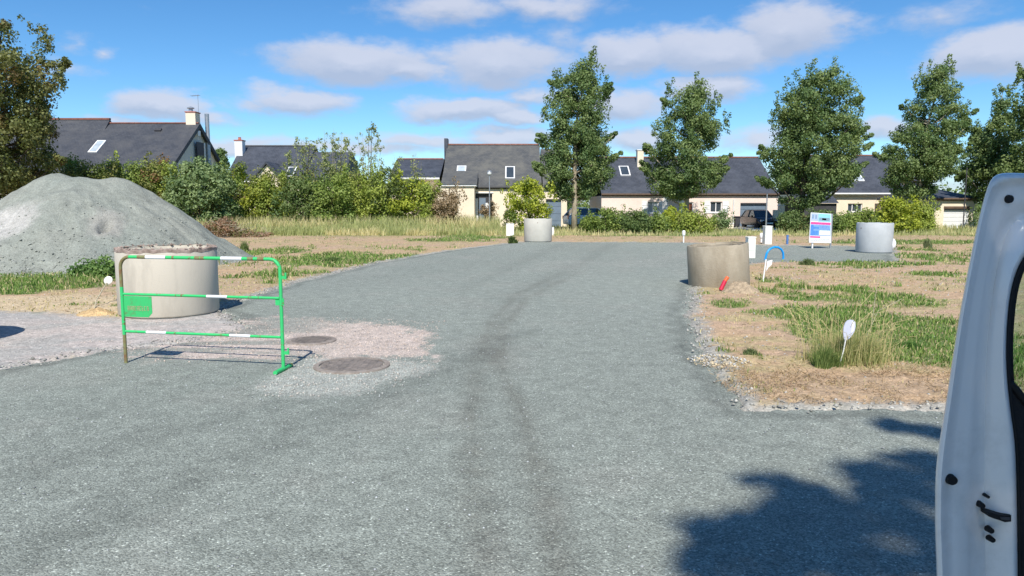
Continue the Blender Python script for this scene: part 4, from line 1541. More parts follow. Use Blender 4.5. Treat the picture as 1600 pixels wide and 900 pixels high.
def roof(root, x0, x1, yf, yr, yb, ze, zr, m, oh=.3, ridge='ridge_tile', thick=.14, hipL=0.0, hipR=0.0, gut='brown_trim', zback=None):
    """gable (or hipped) roof with its ridge along x; ze = eave height at yf"""
    sl = (zr - ze) / (yr - yf)
    yf2, zf2 = yf - oh, ze - sl * oh
    yb2 = yb + oh
    zb2 = zf2 if zback is None else zback
    b = MB()
    vs = []
    for dz in (0, -thick):
        vs += [(x0 - oh * .3, yf2, zf2 + dz), (x1 + oh * .3, yf2, zf2 + dz), (x1 - hipR + (oh * .3 if not hipR else 0), yr, zr + dz), (x0 + hipL - (oh * .3 if not hipL else 0), yr, zr + dz),
               (x0 - oh * .3, yb2, zb2 + dz), (x1 + oh * .3, yb2, zb2 + dz)]
    fs = [(0, 1, 2, 3), (3, 2, 5, 4), (6, 9, 8, 7), (9, 10, 11, 8), (0, 6, 7, 1), (4, 5, 11, 10)]
    if hipL:
        fs += [(0, 3, 4), (6, 10, 9), (0, 4, 10, 6)]
    else:
        fs += [(0, 3, 9, 6), (3, 4, 10, 9)]
    if hipR:
        fs += [(1, 5, 2), (7, 8, 11), (1, 7, 11, 5)]
    else:
        fs += [(1, 7, 8, 2), (2, 8, 11, 5)]
    b.add(vs, fs)
    r = b.build('roof', m, root)
    # ridge tiles: separate pieces along the ridge
    a, c = x0 + hipL, x1 - hipR
    rb = MB()
    n = max(2, int((c - a) / .45))
    for i in range(n):
        s0, s1 = a + (c - a) * i / n, a + (c - a) * (i + 1) / n - .012
        rb.prism([(s0, yr - .13, zr - .02), (s0, yr - .08, zr + .07), (s0, yr + .08, zr + .07), (s0, yr + .13, zr - .02)], (s1 - s0, 0, 0))
    if ridge:
        rr = rb.build('ridge_tiles', M[ridge], r)
        tag(rr, kind='stuff')
    MB().tube([(x0 - oh * .3, yf2 - .06, zf2 - .10), (x1 + oh * .3, yf2 - .06, zf2 - .10)], .065, 8).build('gutter', M[gut], root)
    MB().box(x0, x1, yf2 + .003, yf2 + .03, zf2 - thick - .08, zf2 - thick - .003).build('fascia', M[gut], root)
    return r


def gable_walls(root, x0, x1, yf, yr, yb, z0, ze, zr, m, t=.2, skip=()):
    for s, x in (('l', x0), ('r', x1 - t)):
        if s in skip:
            continue
        MB().prism([(x, yf + .22, z0), (x, yb, z0), (x, yb, ze - .16), (x, yr, zr - .17), (x, yf + .22, ze - .12)], (t, 0, 0)).build('gable_wall', m, root)


def chimney(root, x0, x1, y0, y1, z0, z1, m, pot=True, cap='white_paint'):
    c = MB().box(x0, x1, y0, y1, z0, z1 - .08).build('chimney', m, root)
    MB().box(x0 - .05, x1 + .05, y0 - .05, y1 + .05, z1 - .078, z1).build('chimney_cap', M[cap], c)
    if pot:
        MB().lathe(((x0 + x1) / 2, (y0 + y1) / 2, z1), [(.13, .0), (.15, .04), (.12, .22), (.14, .26)], 12, cap1=True).build('chimney_pot', M['brick_red'], c)
    return c


def skylight(root, px0, px1, py0, py1, yf, ze, yr, zr, glass='pane', skew=0.0):
    """roof window on the slope through (yf,ze)-(yr,zr), measured from its corners"""
    sl = (zr - ze) / (yr - yf)

    def hit(px, py):
        d = ray(px, py)
        # HC + d.z t = ze + sl (d.y t - yf)
        t = (ze - sl * yf - HC) / (d.z - sl * d.y)
        return Vector((0, 0, HC)) + d * t
    c = hit((px0 + px1) / 2, (py0 + py1) / 2)
    w = abs(hit(px1, (py0 + py1) / 2).x - hit(px0, (py0 + py1) / 2).x) / 2
    l = (hit((px0 + px1) / 2, py0) - hit((px0 + px1) / 2, py1)).length / 2
    e = Vector((0, 1, sl)).normalized()
    n = Vector((0, -sl, 1)).normalized()
    X = Vector((1, 0, 0))
    c = c + n * .03
    f = MB()
    t = .09
    f.obox(c + e * (l - t / 2), X * w, e * t / 2, n * .05).obox(c - e * (l - t / 2), X * w, e * t / 2, n * .05)
    f.obox(c + X * (w - t / 2), X * t / 2, e * (l - t), n * .048).obox(c - X * (w - t / 2), X * t / 2, e * (l - t), n * .048)
    s = f.build('skylight', M['white_paint'] if glass != 'x' else M['grey_metal'], root)
    MB().obox(c, X * (w - t - .003), e * (l - t - .003), n * .02).build('pane', M[glass if glass != 'x' else 'pane'], s)
    return s


G0 = -.1
# --- house A: big slate roof with its gable turned to the right
YA = 60.0
xr, zr = xz(311, 192.5, YA)
ye = 55.0
ze = 4.9 - .1
hA = empty('house', (xr - 9, YA, 0), 'largest dark slate roofed house at far left with grey gable and steel flue', 'house', 'houses beyond the hedge')
x0 = xr - 17.5
roof(hA, x0, xr, ye - 1.6, YA, 66.6, ze - 1.25, zr, M['slate_brown'], oh=.3, thick=.22)
gable_walls(hA, x0 + .3, xr - .25, ye - 1.4, YA, 66.3, G0, ze - 1.15, zr, M['render_grey'])
front_wall(hA, ye - 1.4, x0 + .3, xr - .25, G0, ze - 1.3, M['render_cream'], [])
MB().obox((xr - .24, 62.7, 3.0), (.03, 0, 0), (0, .55, 0), (0, 0, 3.05)).build('stone_quoin', M['render_cream'], hA)
b = MB()
for s, e_ in ((-1, ye - 1.9), (1, 66.9)):
    za = zr - (zr - (ze - 1.25)) / (YA - (ye - 1.6)) * abs(e_ - YA)
    b.prism([(xr + .02, YA, zr - .02), (xr + .02, e_, za - .02), (xr + .02, e_, za - .36), (xr + .02, YA, zr - .40)], (.06, 0, 0))
b.build('bargeboard', M['lead'], hA)
# gable window with its reveal
w = MB().box(xr - .04, xr - .0, 59.4, 60.9, 3.9, 6.6).build('gable_window', M['lead'], hA)
MB().box(xr + .005, xr + .03, 60.72, 60.92, 3.9, 6.6).build('frame', M['white_paint'], w)
MB().box(xr + .005, xr + .05, 59.6, 60.1, 7.1, 7.5).build('wall_lamp', M['white_paint'], hA)
chx0, z1 = xz(293, 175, 60.2)
chx1, _ = xz(308, 175, 60.2)
chimney(hA, chx0, chx1, 59.8, 60.7, zr - .5, z1, M['render_cream'], pot=False, cap='brick_red')
MB().lathe(((chx0 * .65 + chx1 * .35), 60.2, z1), [(.16, 0), (.16, .25), (.28, .27), (.28, .33), (.05, .42)], 12, cap1=True).build('cowl', M['grey_metal'], hA, smooth=True, sharp=40)
fx, fz = xz(323, 178, 61.8)
MB().tube([(fx, 61.8, 2), (fx, 61.8, fz)], .17, 14).build('steel_flue', M['grey_metal'], hA, smooth=True, sharp=40)
an = MB()
axx, az1 = xz(309, 148, 60.5)
an.tube([(axx, 60.5, zr), (axx, 60.5, az1)], .02, 6)
an.tube([(axx - .55, 60.5, az1 - .1), (axx + .15, 60.5, az1 - .05)], .016, 6)
for k in range(6):
    an.tube([(axx - .5 + k * .12, 60.25, az1 - .09 + k * .01), (axx - .5 + k * .12, 60.75, az1 - .09 + k * .01)], .011, 5)
an.build('antenna', M['grey_metal'], hA)
skylight(hA, 145, 159, 221, 238, ye - 1.6, ze - 1.25, YA, zr, 'pane_pale')
# raised left end of the ridge
lx, lz = xz(174, 186.5, YA)
b = MB()
b.prism([(x0 - .1, YA - 1.0, zr - .72), (x0 - .1, YA, lz + .02), (x0 - .1, YA + 1.0, zr - .72)], (lx - x0, 0, 0))
b.build('raised_roof_end', M['slate_brown'], hA)
MB().box(x0 - .1, lx - .1, YA - .13, YA + .13, lz - .04, lz + .10).build('raised_ridge', M['ridge_tile'], hA)
vx, vz = xz(250, 200, 59.3)
MB().obox((vx, 59.0, vz - .2), (.25, 0, 0), (0, .12, .1), (0, -.05, .08)).build('roof_vent', M['lead'], hA)

# --- house B: roof behind the willow
YR, YF = 70.0, 65.0
xa, zr = xz(378, 228, YR)
xb, _ = xz(492, 228, YR)
hB = empty('house', ((xa + xb) / 2, YR, 0), 'dark slate roofed house with white chimney, red pot and small cream front gable', 'house', 'houses beyond the hedge')
ze = xz(450, 279, YF)[1]
xl = xz(352, 270, YF)[0]
roof(hB, xl, xb, YF, YR, 75.5, ze, zr, M['slate_dark'], hipL=(xa - xl), ridge='lead', gut='white_paint')
front_wall(hB, YF, xl + .3, xb, G0, ze - .1, M['render_cream'], [])
xc, zc = xz(551, 237.5, YR - .5)
b = MB()
b.prism([(xb + .02, YF - .3, ze - .2), (xb + .02, YR - .5, zc), (xb + .02, YR + 4.5, ze - .2)], (xc - xb, 0, 0))
b.build('lower_roof', M['slate_dark'], hB)
MB().box(xb, xc - .1, YF + .1, YR + 4, G0, ze - .25).build('side_wing', M['render_cream'], hB)
cx0, cz = xz(368.5, 219, 68.8)
cx1, _ = xz(380.5, 219, 68.8)
ch = chimney(hB, cx0, cx1, 68.4, 69.2, zr - 2.8, cz, M['white_paint'], cap='brick_red')
# small gable projecting over the eaves
gx, gz = xz(417, 257, YF - 1)
g0, gb = xz(401, 275, YF - 1)
g1, _ = xz(438, 275, YF - 1)
MB().prism([(g0 - .1, YF - 1, gb - .1), (gx, YF - 1, gz), (g1 + .1, YF - 1, gb - .1), (g1, YF - 1, G0), (g0, YF - 1, G0)], (0, .9, 0)).build('front_gable', M['render_cream'], hB)
dr = MB()
for (e0, e1) in (((gx, gz + .05), (g0 - .35, gb - .35)), ((gx, gz + .05), (g1 + .35, gb - .35))):
    dr.prism([(e0[0], YF - 1.25, e0[1]), (e1[0], YF - 1.25, e1[1]), (e1[0], YF - 1.25, e1[1] + .16), (e0[0], YF - 1.25, e0[1] + .2)], (0, 3.4, 0))
dr.build('gable_roof', M['slate_dark'], hB)
skylight(hB, 448, 461, 262, 276, YF, ze, YR, zr)

# --- house D with the lower wing C at its left
YF, YR, YBk = 56.0, 61.0, 66.0
xL, zr = xz(697, 226, YR)
xR, _ = xz(836, 226, YR)
ze = xz(780, 294, YF - .3)[1] + .25
hD = empty('house', ((xL + xR) / 2, YR, 0), 'cream house with lichen grey roof, two white framed skylights and recessed blue grey door', 'house', 'houses beyond the hedge')
xLf = xz(691, 300, YF)[0]
xRf = xz(886, 300, YF)[0]
xRr = xz(846, 226, YF)[0]
xM = xz(739, 300, YF)[0]
dx0, dz1 = xz(742, 302, YF)
dx1, _ = xz(769, 302, YF)
gx0, gz1 = xz(853, 311, YF)
gx1, _ = xz(877, 311, YF)
front_wall(hD, YF, xM, xRf, G0, ze - .15, M['render_cream'], [(dx0, dx1, G0, dz1), (gx0, gx1, G0, gz1)])
roof(hD, xLf, xRr, YF, YR, YBk, ze, zr, M['slate_mossy'], gut='lead', oh=.12)
MB().box(xLf + .2, xRf - .1, YF + .25, YBk - .1, G0, ze - .3).build('house_core', M['render_cream'], hD)
# recess round the door
rc0 = MB().box(dx0 + .32, dx1 - .5, YF + .16, YF + .21, G0, dz1 - .35).build('door', M['door_blue'], hD)
MB().box(dx0, dx0 + .24, YF - .02, YF + .2, G0, dz1 - .38).build('white_side_post', M['white_paint'], hD)
MB().box(dx0 + .02, dx1 - .02, YF + .20, YF + .24, G0, dz1 - .01).build('porch_back', M['lead'], hD)
MB().box(dx1 - .50, dx1 - .18, YF + .05, YF + .19, G0, dz1 - .72).build('porch_pier', M['white_paint'], hD)
MB().box(dx0 - .1, dx1 + .1, YF - .05, YF + .02, dz1 + .004, dz1 + .09).build('lintel', M['white_paint'], hD)
garage(hD, YF, gx0, gx1, G0, gz1, M['door_blue'])
# projecting left block with flat eave
fx0, fz1 = xz(655, 291, 54.2)
fx1, _ = xz(741, 291, 54.2)
MB().box(fx0, fx1, 54.2, YF + .2, G0, fz1).build('projecting_block', M['render_cream'], hD)
b = MB().box(xz(689, 290, 54.2)[0], fx1 + .15, 54.05, YF + .3, fz1 + .003, fz1 + .12)
b.build('flat_roof_edge', M['white_paint'], hD)
MB().prism([(xz(689, 285, 54.2)[0], 54.0, fz1 + .124), (xz(689, 285, 54.2)[0], YF + .35, fz1 + 1.2), (xz(689, 285, 54.2)[0], YF + .35, fz1 + .124)], (fx1 + .2 - xz(689, 285, 54.2)[0], 0, 0)).build('block_roof', M['slate_mossy'], hD)
# fire wall upstand
ux, uz = xz(697.5, 217, YR)
MB().box(ux - .14, ux + .14, YR - .5, YR + .5, zr - 1.6, uz).build('slate_clad_flue', M['slate_dark'], hD)
skylight(hD, 713.5, 728, 260, 277.5, YF, ze, YR, zr, 'pane_pale')
skylight(hD, 789.5, 804.5, 261, 279.5, YF, ze, YR, zr)
# lower wing C
YRc = 60.0
xC0, zc = xz(622, 248.5, YRc)
zce = xz(640, 279, YF)[1] + .2
roof(hD, xC0, xLf - .25, YF, YRc, 64.5, zce, zc, M['slate_dark'], gut='white_paint')
MB().box(xC0 + .1, xLf - .3, YF + .1, 64, G0, zce - .2).build('wing_wall', M['render_cream'], hD)
# small continuation at right, behind the first tall tree
MB().prism([(xRr + .12, YF - .3, ze - .2), (xRr + .12, YR, zr - .35), (xRr + .12, YBk, ze - .2)], (xRf - xRr - .2, 0, 0)).build('lower_roof_end', M['slate_mossy'], hD)

# --- house E: long low pinkish house
YF, YR, YBk = 55.5, 60.3, 65.0
xL = xz(940, 300, YF)[0]
xR = xz(1216, 300, YF)[0]
zr = xz(1000, 246, YR)[1]
ze = xz(1000, 305, YF - .3)[1] + .22
hE = empty('house', ((xL + xR) / 2, YR, 0), 'long low pinkish house with white shutters and blue grey garage behind the black car', 'house', 'houses beyond the hedge')
holes = []


def hole(px0, px1, py0, py1, floor=False):
    a, z1 = xz(px0, py0, YF)
    b_, z0 = xz(px1, py1, YF)
    h = (a, b_, G0 if floor else z0, z1)
    holes.append(h)
    return h


w1 = hole(1012, 1029, 315, 333)
d1 = hole(1073, 1083, 316, 340, True)
w2 = hole(1110, 1128, 315, 332)
g1 = hole(1157, 1196, 317, 352, True)
front_wall(hE, YF, xL, xR, G0, ze - .12, M['render_pink'], holes)
MB().box(xL + .1, xR - .1, YF + .25, YBk, G0, ze - .25).build('house_core', M['render_pink'], hE)
roof(hE, xL, xR, YF, YR, YBk, ze, zr, M['slate_dark'], oh=.1)
window(hE, YF, *w1, pane='pane_pale', shutters=True, bars=1)
window(hE, YF, *w2, shutters=True, bars=1)
door(hE, YF, *d1, M['door_brown'])
garage(hE, YF, *g1, M['door_blue'])
b = MB()
for px in (1065, 1040):
    a, _ = xz(px, 320, YF)
    b.box(a - .18, a + .18, YF - .03, YF - .003, G0, ze - .2)
b.build('white_pilasters', M['white_paint'], hE)
c0, cz = xz(995, 234, 59.3)
c1, _ = xz(1004.5, 234, 59.3)
chimney(hE, c0, c1, 58.9, 59.6, zr - 1.6, cz, M['render_cream'], pot=False)
skylight(hE, 968, 983.5, 260.5, 275, YF, ze, YR, zr)
dx, _ = xz(1146, 320, YF)
MB().tube([(dx, YF - .07, G0), (dx, YF - .07, ze - .5)], .045, 8).build('downpipe', M['white_paint'], hE)
MB().tube([(xz(1185, 250, 59)[0], 59.4, zr - 1), (xz(1185, 250, 59)[0], 59.4, zr - .55)], .09, 10).build('roof_vent', M['grey_metal'], hE)

# --- house F: behind trees three and four
YF, YR, YBk = 60.0, 65.0, 70.0
xL = xz(1283, 300, YF)[0]
xR = xz(1452, 300, YF)[0]
zr = xz(1350, 243, YR)[1]
ze = xz(1350, 301, YF - .3)[1] + .2
hF = empty('house', ((xL + xR) / 2, YR, 0), 'cream house with dark roof mostly hidden behind the two right hand tall trees', 'house', 'houses beyond the hedge')
holes = []
w1 = hole(1325, 1347, 318, 331)
w2 = hole(1385, 1400, 318, 331)
front_wall(hF, YF, xL, xR, G0, ze - .12, M['render_cream'], holes)
MB().box(xL + .1, xR - .1, YF + .25, YBk, G0, ze - .25).build('house_core', M['render_cream'], hF)
roof(hF, xL, xR, YF, YR, YBk, ze, zr, M['slate_dark'], gut='white_paint')
window(hF, YF, *w1, bars=2)
window(hF, YF, *w2)
skylight(hF, 1328, 1345, 268, 283, YF, ze, YR, zr, 'pane_pale')

# --- low dark shed roof between house E and F
xs0, z = xz(1240, 303, 57)
xs1, _ = xz(1303, 303, 57)
sh = empty('garden_shed', ((xs0 + xs1) / 2, 57.5, 0), 'low dark shed between the pink house and the hidden cream house', 'shed')
MB().prism([(xs0, 56.0, z - .7), (xs0, 57.5, z), (xs0, 59.5, z - .7)], (xs1 - xs0, 0, 0)).build('roof', M['slate_dark'], sh)
MB().box(xs0 + .1, xs1 - .1, 56.2, 59.2, G0, z - .73).build('wall', M['lead'], sh)

# --- garage building G at the right
YF, YR, YBk = 51.5, 55.5, 59.5
xL = xz(1461, 320, YF)[0]
xR = xz(1527, 320, YF)[0]
zr = xz(1480, 293, YR)[1]
ze = xz(1480, 312, YF - .3)[1] + .18
hG = empty('garage_building', ((xL + xR) / 2, YR, 0), 'small cream garage building with a white door left of the open van door', 'garage')
holes = []
g1 = hole(1475, 1514, 326, 352, True)
front_wall(hG, YF, xL, xR, G0, ze - .10, M['render_cream'], holes)
MB().box(xL + .1, xR - .1, YF + .25, YBk, G0, ze - .2).build('building_core', M['render_cream'], hG)
roof(hG, xL, xR, YF, YR, YBk, ze, zr, M['slate_dark'], oh=.15, hipL=1.2, hipR=1.2, ridge='lead', gut='brown_trim')
garage(hG, YF, g1[0], g1[1], g1[2], g1[3], M['white_paint'], 5)
MB().box(g1[0] - .02, g1[1] + .02, YF - .04, YF - .003, g1[3] + .003, g1[3] + .16).build('lintel', M['brown_trim'], hG)

# --- garden walls, bin
YW = 52.0
a0, z = xz(1209, 328, YW)
a1, _ = xz(1217.5, 328, YW)
t = empty('garden_wall', (a0, YW, 0), 'cream rendered garden wall with a tall gate pillar right of the black car', 'wall')
MB().box(a0, a1 - .003, YW, YW + .2, G0, z).build('wall_panel', M['render_cream'], t)
p1, pz = xz(1226, 320, YW)
MB().box(a1, p1, YW - .08, YW + .3, G0, pz - .07).build('pillar', M['render_cream'], t)
MB().bbox(a1 - .04, p1 + .04, YW - .12, YW + .34, pz - .067, pz, .02).build('pillar_cap', M['white_paint'], t)
YW = at(1130, 357).y
a0, z = xz(1112, 349, YW)
a1, _ = xz(1146, 349, YW)
t = empty('low_wall', ((a0 + a1) / 2, YW, 0), 'low cream wall by the driveway left of the black car', 'wall')
MB().box(a0, a1, YW, YW + .2, G0, z - .06).build('wall_panel', M['render_cream'], t)
MB().box(a0 - .03, a1 + .03, YW - .03, YW + .23, z - .057, z).build('coping', M['white_paint'], t)
YW = 52.5
a0, z = xz(1149.5, 338, YW)
a1, _ = xz(1157, 338, YW)
t = empty('wheelie_bin', ((a0 + a1) / 2, YW, 0), 'dark wheelie bin by the blue grey garage door', 'bin')
MB().prism([(a0 + .04, YW, .08), (a1 - .04, YW, .08), (a1, YW, z - .09), (a0, YW, z - .09)], (0, .5, 0)).build('body', M['lead'], t)
MB().bbox(a0 - .02, a1 + .02, YW - .03, YW + .54, z - .087, z, .03).build('lid', M['black_trim'], t)
for s in (a0 + .03, a1 - .08):
    MB().lathe((s, YW + .42, .1), [(.1, 0), (.1, .05)], 12, Matrix.Rotation(math.pi / 2, 4, 'Y'), cap0=True, cap1=True).build('wheel', M['tyre'], t)

# ------------------------------------------------------------ cars


def car(name, label, loc, rotz, paint, group=None, scale=1.0):
    """hatchback facing +x before rotation; lofted body with wheels, glass and lamps"""
    t = empty(name, loc, label, 'car', group)
    R = Matrix.Translation(Vector(loc)) @ Matrix.Rotation(rotz, 4, 'Z') @ Matrix.Scale(scale, 4)

    def X(p):
        return R @ Vector(p)
    # stations: x, half width at sill, half width at belt, z sill, z belt
    st = [(-1.98, .62, .66, .38, .72), (-1.93, .76, .78, .28, .86), (-1.5, .82, .83, .22, .93), (-.5, .84, .85, .20, .92), (.6, .84, .85, .20, .90), (1.2, .82, .82, .22, .86), (1.75, .77, .74, .27, .74), (1.97, .62, .58, .36, .60)]
    b = MB()
    vs, n = [], 8
    for (x, ws, wb, zs, zb) in st:
        vs += [X(p) for p in ((x, -ws * .9, zs), (x, -ws, zs + .1), (x, -ws * 1.02, (zs + zb) / 2), (x, -wb, zb - .06), (x, -wb * .88, zb), (x, wb * .88, zb), (x, wb, zb - .06), (x, ws * 1.02, (zs + zb) / 2), (x, ws, zs + .1), (x, ws * .9, zs))]
    n = 10
    fs = []
    for i in range(len(st) - 1):
        for k in range(n):
            a, c = i * n + k, i * n + (k + 1) % n
            fs.append((a, c, c + n, a + n))
    fs += [tuple(range(n)), tuple(range((len(st) - 1) * n, len(st) * n))]
    b.add(vs, fs)
    b.build('body', paint, t, smooth=True, sharp=38)
    # cabin (glass house) and roof
    cs = [(-1.85, .70, .90), (-1.35, .60, 1.40), (.1, .60, 1.43), (.85, .68, .92)]
    vs = []
    for (x, w, z) in ((-1.86, .72, .88), (.95, .74, .86), (.22, .58, 1.40), (-1.40, .57, 1.38)):
        vs += [X((x, -w, z)), X((x, w, z))]
    g = MB().add(vs, [(0, 1, 3, 2), (2, 3, 5, 4), (4, 5, 7, 6), (6, 7, 1, 0), (0, 2, 4, 6), (1, 7, 5, 3)])
    g.build('windows', M['car_glass'], t)
    rf = MB()
    vs = []
    for (x, w, z) in ((-1.44, .56, 1.36), (-1.38, .60, 1.41), (-.6, .60, 1.45), (.15, .58, 1.43), (.27, .55, 1.38)):
        vs += [X((x, -w, z)), X((x, w, z)), X((x, w, z - .035)), X((x, -w, z - .035))]
    fs = [(0, 1, 2, 3), (16, 19, 18, 17)]
    for i in range(4):
        a = i * 4
        fs += [(a, a + 4, a + 5, a + 1), (a + 1, a + 5, a + 6, a + 2), (a + 2, a + 6, a + 7, a + 3), (a + 3, a + 7, a + 4, a)]
    rf.add(vs, fs)
    rf.build('roof', paint, t, smooth=True, sharp=50)
    for s in (-1, 1):
        for (xa, za, xb, zb, wa, wb) in ((.95, .86, .22, 1.40, .74, .58), (-1.86, .88, -1.40, 1.38, .72, .57), (-.45, .90, -.45, 1.41, .735, .60)):
            MB().tube([X((xa, s * (wa + .005), za)), X((xb, s * (wb + .005), zb))], .035, 6).build('pillar', paint, t)
        for x in (-1.22, 1.22):
            w = MB()
            w.lathe(X((x, s * .70, .31)), [(.05, -.10), (.22, -.11), (.30, -.09), (.315, -.06), (.315, .06), (.30, .09), (.22, .11), (.05, .10)], 24,
                    (Matrix.Rotation(rotz, 4, 'Z') @ Matrix.Rotation(math.pi / 2, 4, 'X')).to_4x4(), cap0=True, cap1=True)
            wo = w.build('wheel', M['tyre'], t, smooth=True, sharp=40)
            MB().lathe(X((x, s * .795, .31)), [(.01, .02), (.10, .015), (.19, .02), (.20, -.02)], 20,
                       (Matrix.Rotation(rotz, 4, 'Z') @ Matrix.Rotation(s * math.pi / 2, 4, 'X')).to_4x4(), cap0=True).build('rim', M['rim_metal'], wo, smooth=True, sharp=40)
        MB().obox(X((-1.93, s * .62, .76)), (R.to_3x3() @ Vector((.05, 0, 0))), R.to_3x3() @ Vector((0, .12, 0)), (0, 0, .11)).build('tail_lamp', M['lamp_red'], t)
        MB().obox(X((1.84, s * .58, .62)), (R.to_3x3() @ Vector((.09, 0, 0))), R.to_3x3() @ Vector((0, .14, 0)), (0, 0, .06)).build('headlight', M['lamp_clear'], t)
        MB().obox(X((.62, s * .90, .95)), (R.to_3x3() @ Vector((.06, 0, 0))), R.to_3x3() @ Vector((0, .08, 0)), (0, 0, .06)).build('mirror', paint, t)
    MB().obox(X((-1.99, 0, .52)), (R.to_3x3() @ Vector((.02, 0, 0))), R.to_3x3() @ Vector((0, .25, 0)), (0, 0, .055)).build('number_plate', M['white_paint'], t)
    MB().obox(X((1.99, 0, .42)), (R.to_3x3() @ Vector((.02, 0, 0))), R.to_3x3() @ Vector((0, .25, 0)), (0, 0, .055)).build('number_plate', M['white_paint'], t)
    MB().obox(X((1.96, 0, .54)), (R.to_3x3() @ Vector((.02, 0, 0))), R.to_3x3() @ Vector((0, .42, 0)), (0, 0, .05)).build('grille', M['black_trim'], t)
    return t


car('parked_car', 'black hatchback parked before the blue grey garage door of the pink house', (xz(1186, 345, 53.2)[0], 53.2, 0), math.radians(-84), M['car_black'], scale=.88)
car('parked_car', 'white car parked behind the trunk of the tallest tree', (xz(925, 330, 53.0)[0], 53.0, 0), math.radians(12), M['car_white'])

# driveway apron before house E garage
a0, _ = xz(1150, 350, 51)
a1, _ = xz(1208, 350, 51)
o = MB().box(a0, a1, 47.5, 55.6, -.1, .035).build('driveway', M['concrete_mid'])
tag(o, 'pale driveway slab before the pink house', kind='structure')

# ------------------------------------------------------------ trees and shrubs
VR = np.random.RandomState(23)


def leaf_quads(cen, rad, n_each, size, col_a, col_b, squash=.8, tint_var=.25, hollow=.35, warm=None, warm_p=0.0):
    """leaf sized quads spread through clumps; each clump has its own tint"""
    nc = len(cen)
    tot = nc * n_each
    d = VR.normal(size=(nc, n_each, 3))
    d /= np.linalg.norm(d, axis=2, keepdims=True)
    r = hollow + (1 - hollow) * VR.rand(nc, n_each, 1) ** .6
    r = r * (0.8 + .35 * VR.rand(nc, n_each, 1))
    P = cen[:, None, :] + d * r * rad[:, None, None] * np.array((1, 1, squash))
    N = d * .85 + VR.normal(size=d.shape) * .42 + np.array((0, -.12, .22))
    N /= np.linalg.norm(N, axis=2, keepdims=True)
    T = np.cross(N, VR.normal(size=N.shape))
    T /= np.linalg.norm(T, axis=2, keepdims=True)
    B = np.cross(N, T)
    s = size * (.6 + .8 * VR.rand(nc, n_each, 1))
    P, N, T, B, s = [q.reshape(tot, -1) for q in (P, N, T, B, s)]
    q = np.stack([P - T * s * .6, P - B * s * .42 + N * s * .08, P + T * s * .6, P + B * s * .42 + N * s * .08], 1).reshape(-1, 3)
    f = np.arange(tot * 4).reshape(-1, 4)
    t = VR.rand(nc, 1, 1) * .75 + VR.rand(nc, n_each, 1) * .25
    c = np.array(col_a) * (1 - t) + np.array(col_b) * t
    if warm is not None:
        wk = (VR.rand(nc, 1, 1) < warm_p) * (.5 + .5 * VR.rand(nc, n_each, 1))
        c = c * (1 - wk) + np.array(warm) * wk
    c = c * (1 - tint_var + 2 * tint_var * VR.rand(nc, n_each, 1))
    c = np.repeat(c.reshape(tot, 3), 4, 0)
    return q, f, c


GREENS = dict(
    maple=((.078, .142, .048), (.235, .295, .105)),
    dark=((.075, .13, .04), (.20, .255, .085)),
    yellow=((.26, .31, .03), (.44, .46, .06)),
    olive=((.16, .18, .05), (.29, .29, .09)),
    mid=((.12, .19, .045), (.28, .34, .08)),
    fresh=((.19, .25, .045), (.38, .43, .09)),
    bluish=((.12, .19, .08), (.28, .35, .15)),
    rusty=((.24, .17, .10), (.38, .28, .17)),
    willow=((.22, .26, .10), (.36, .38, .17)),
    oak=((.10, .135, .04), (.23, .225, .08)),
)


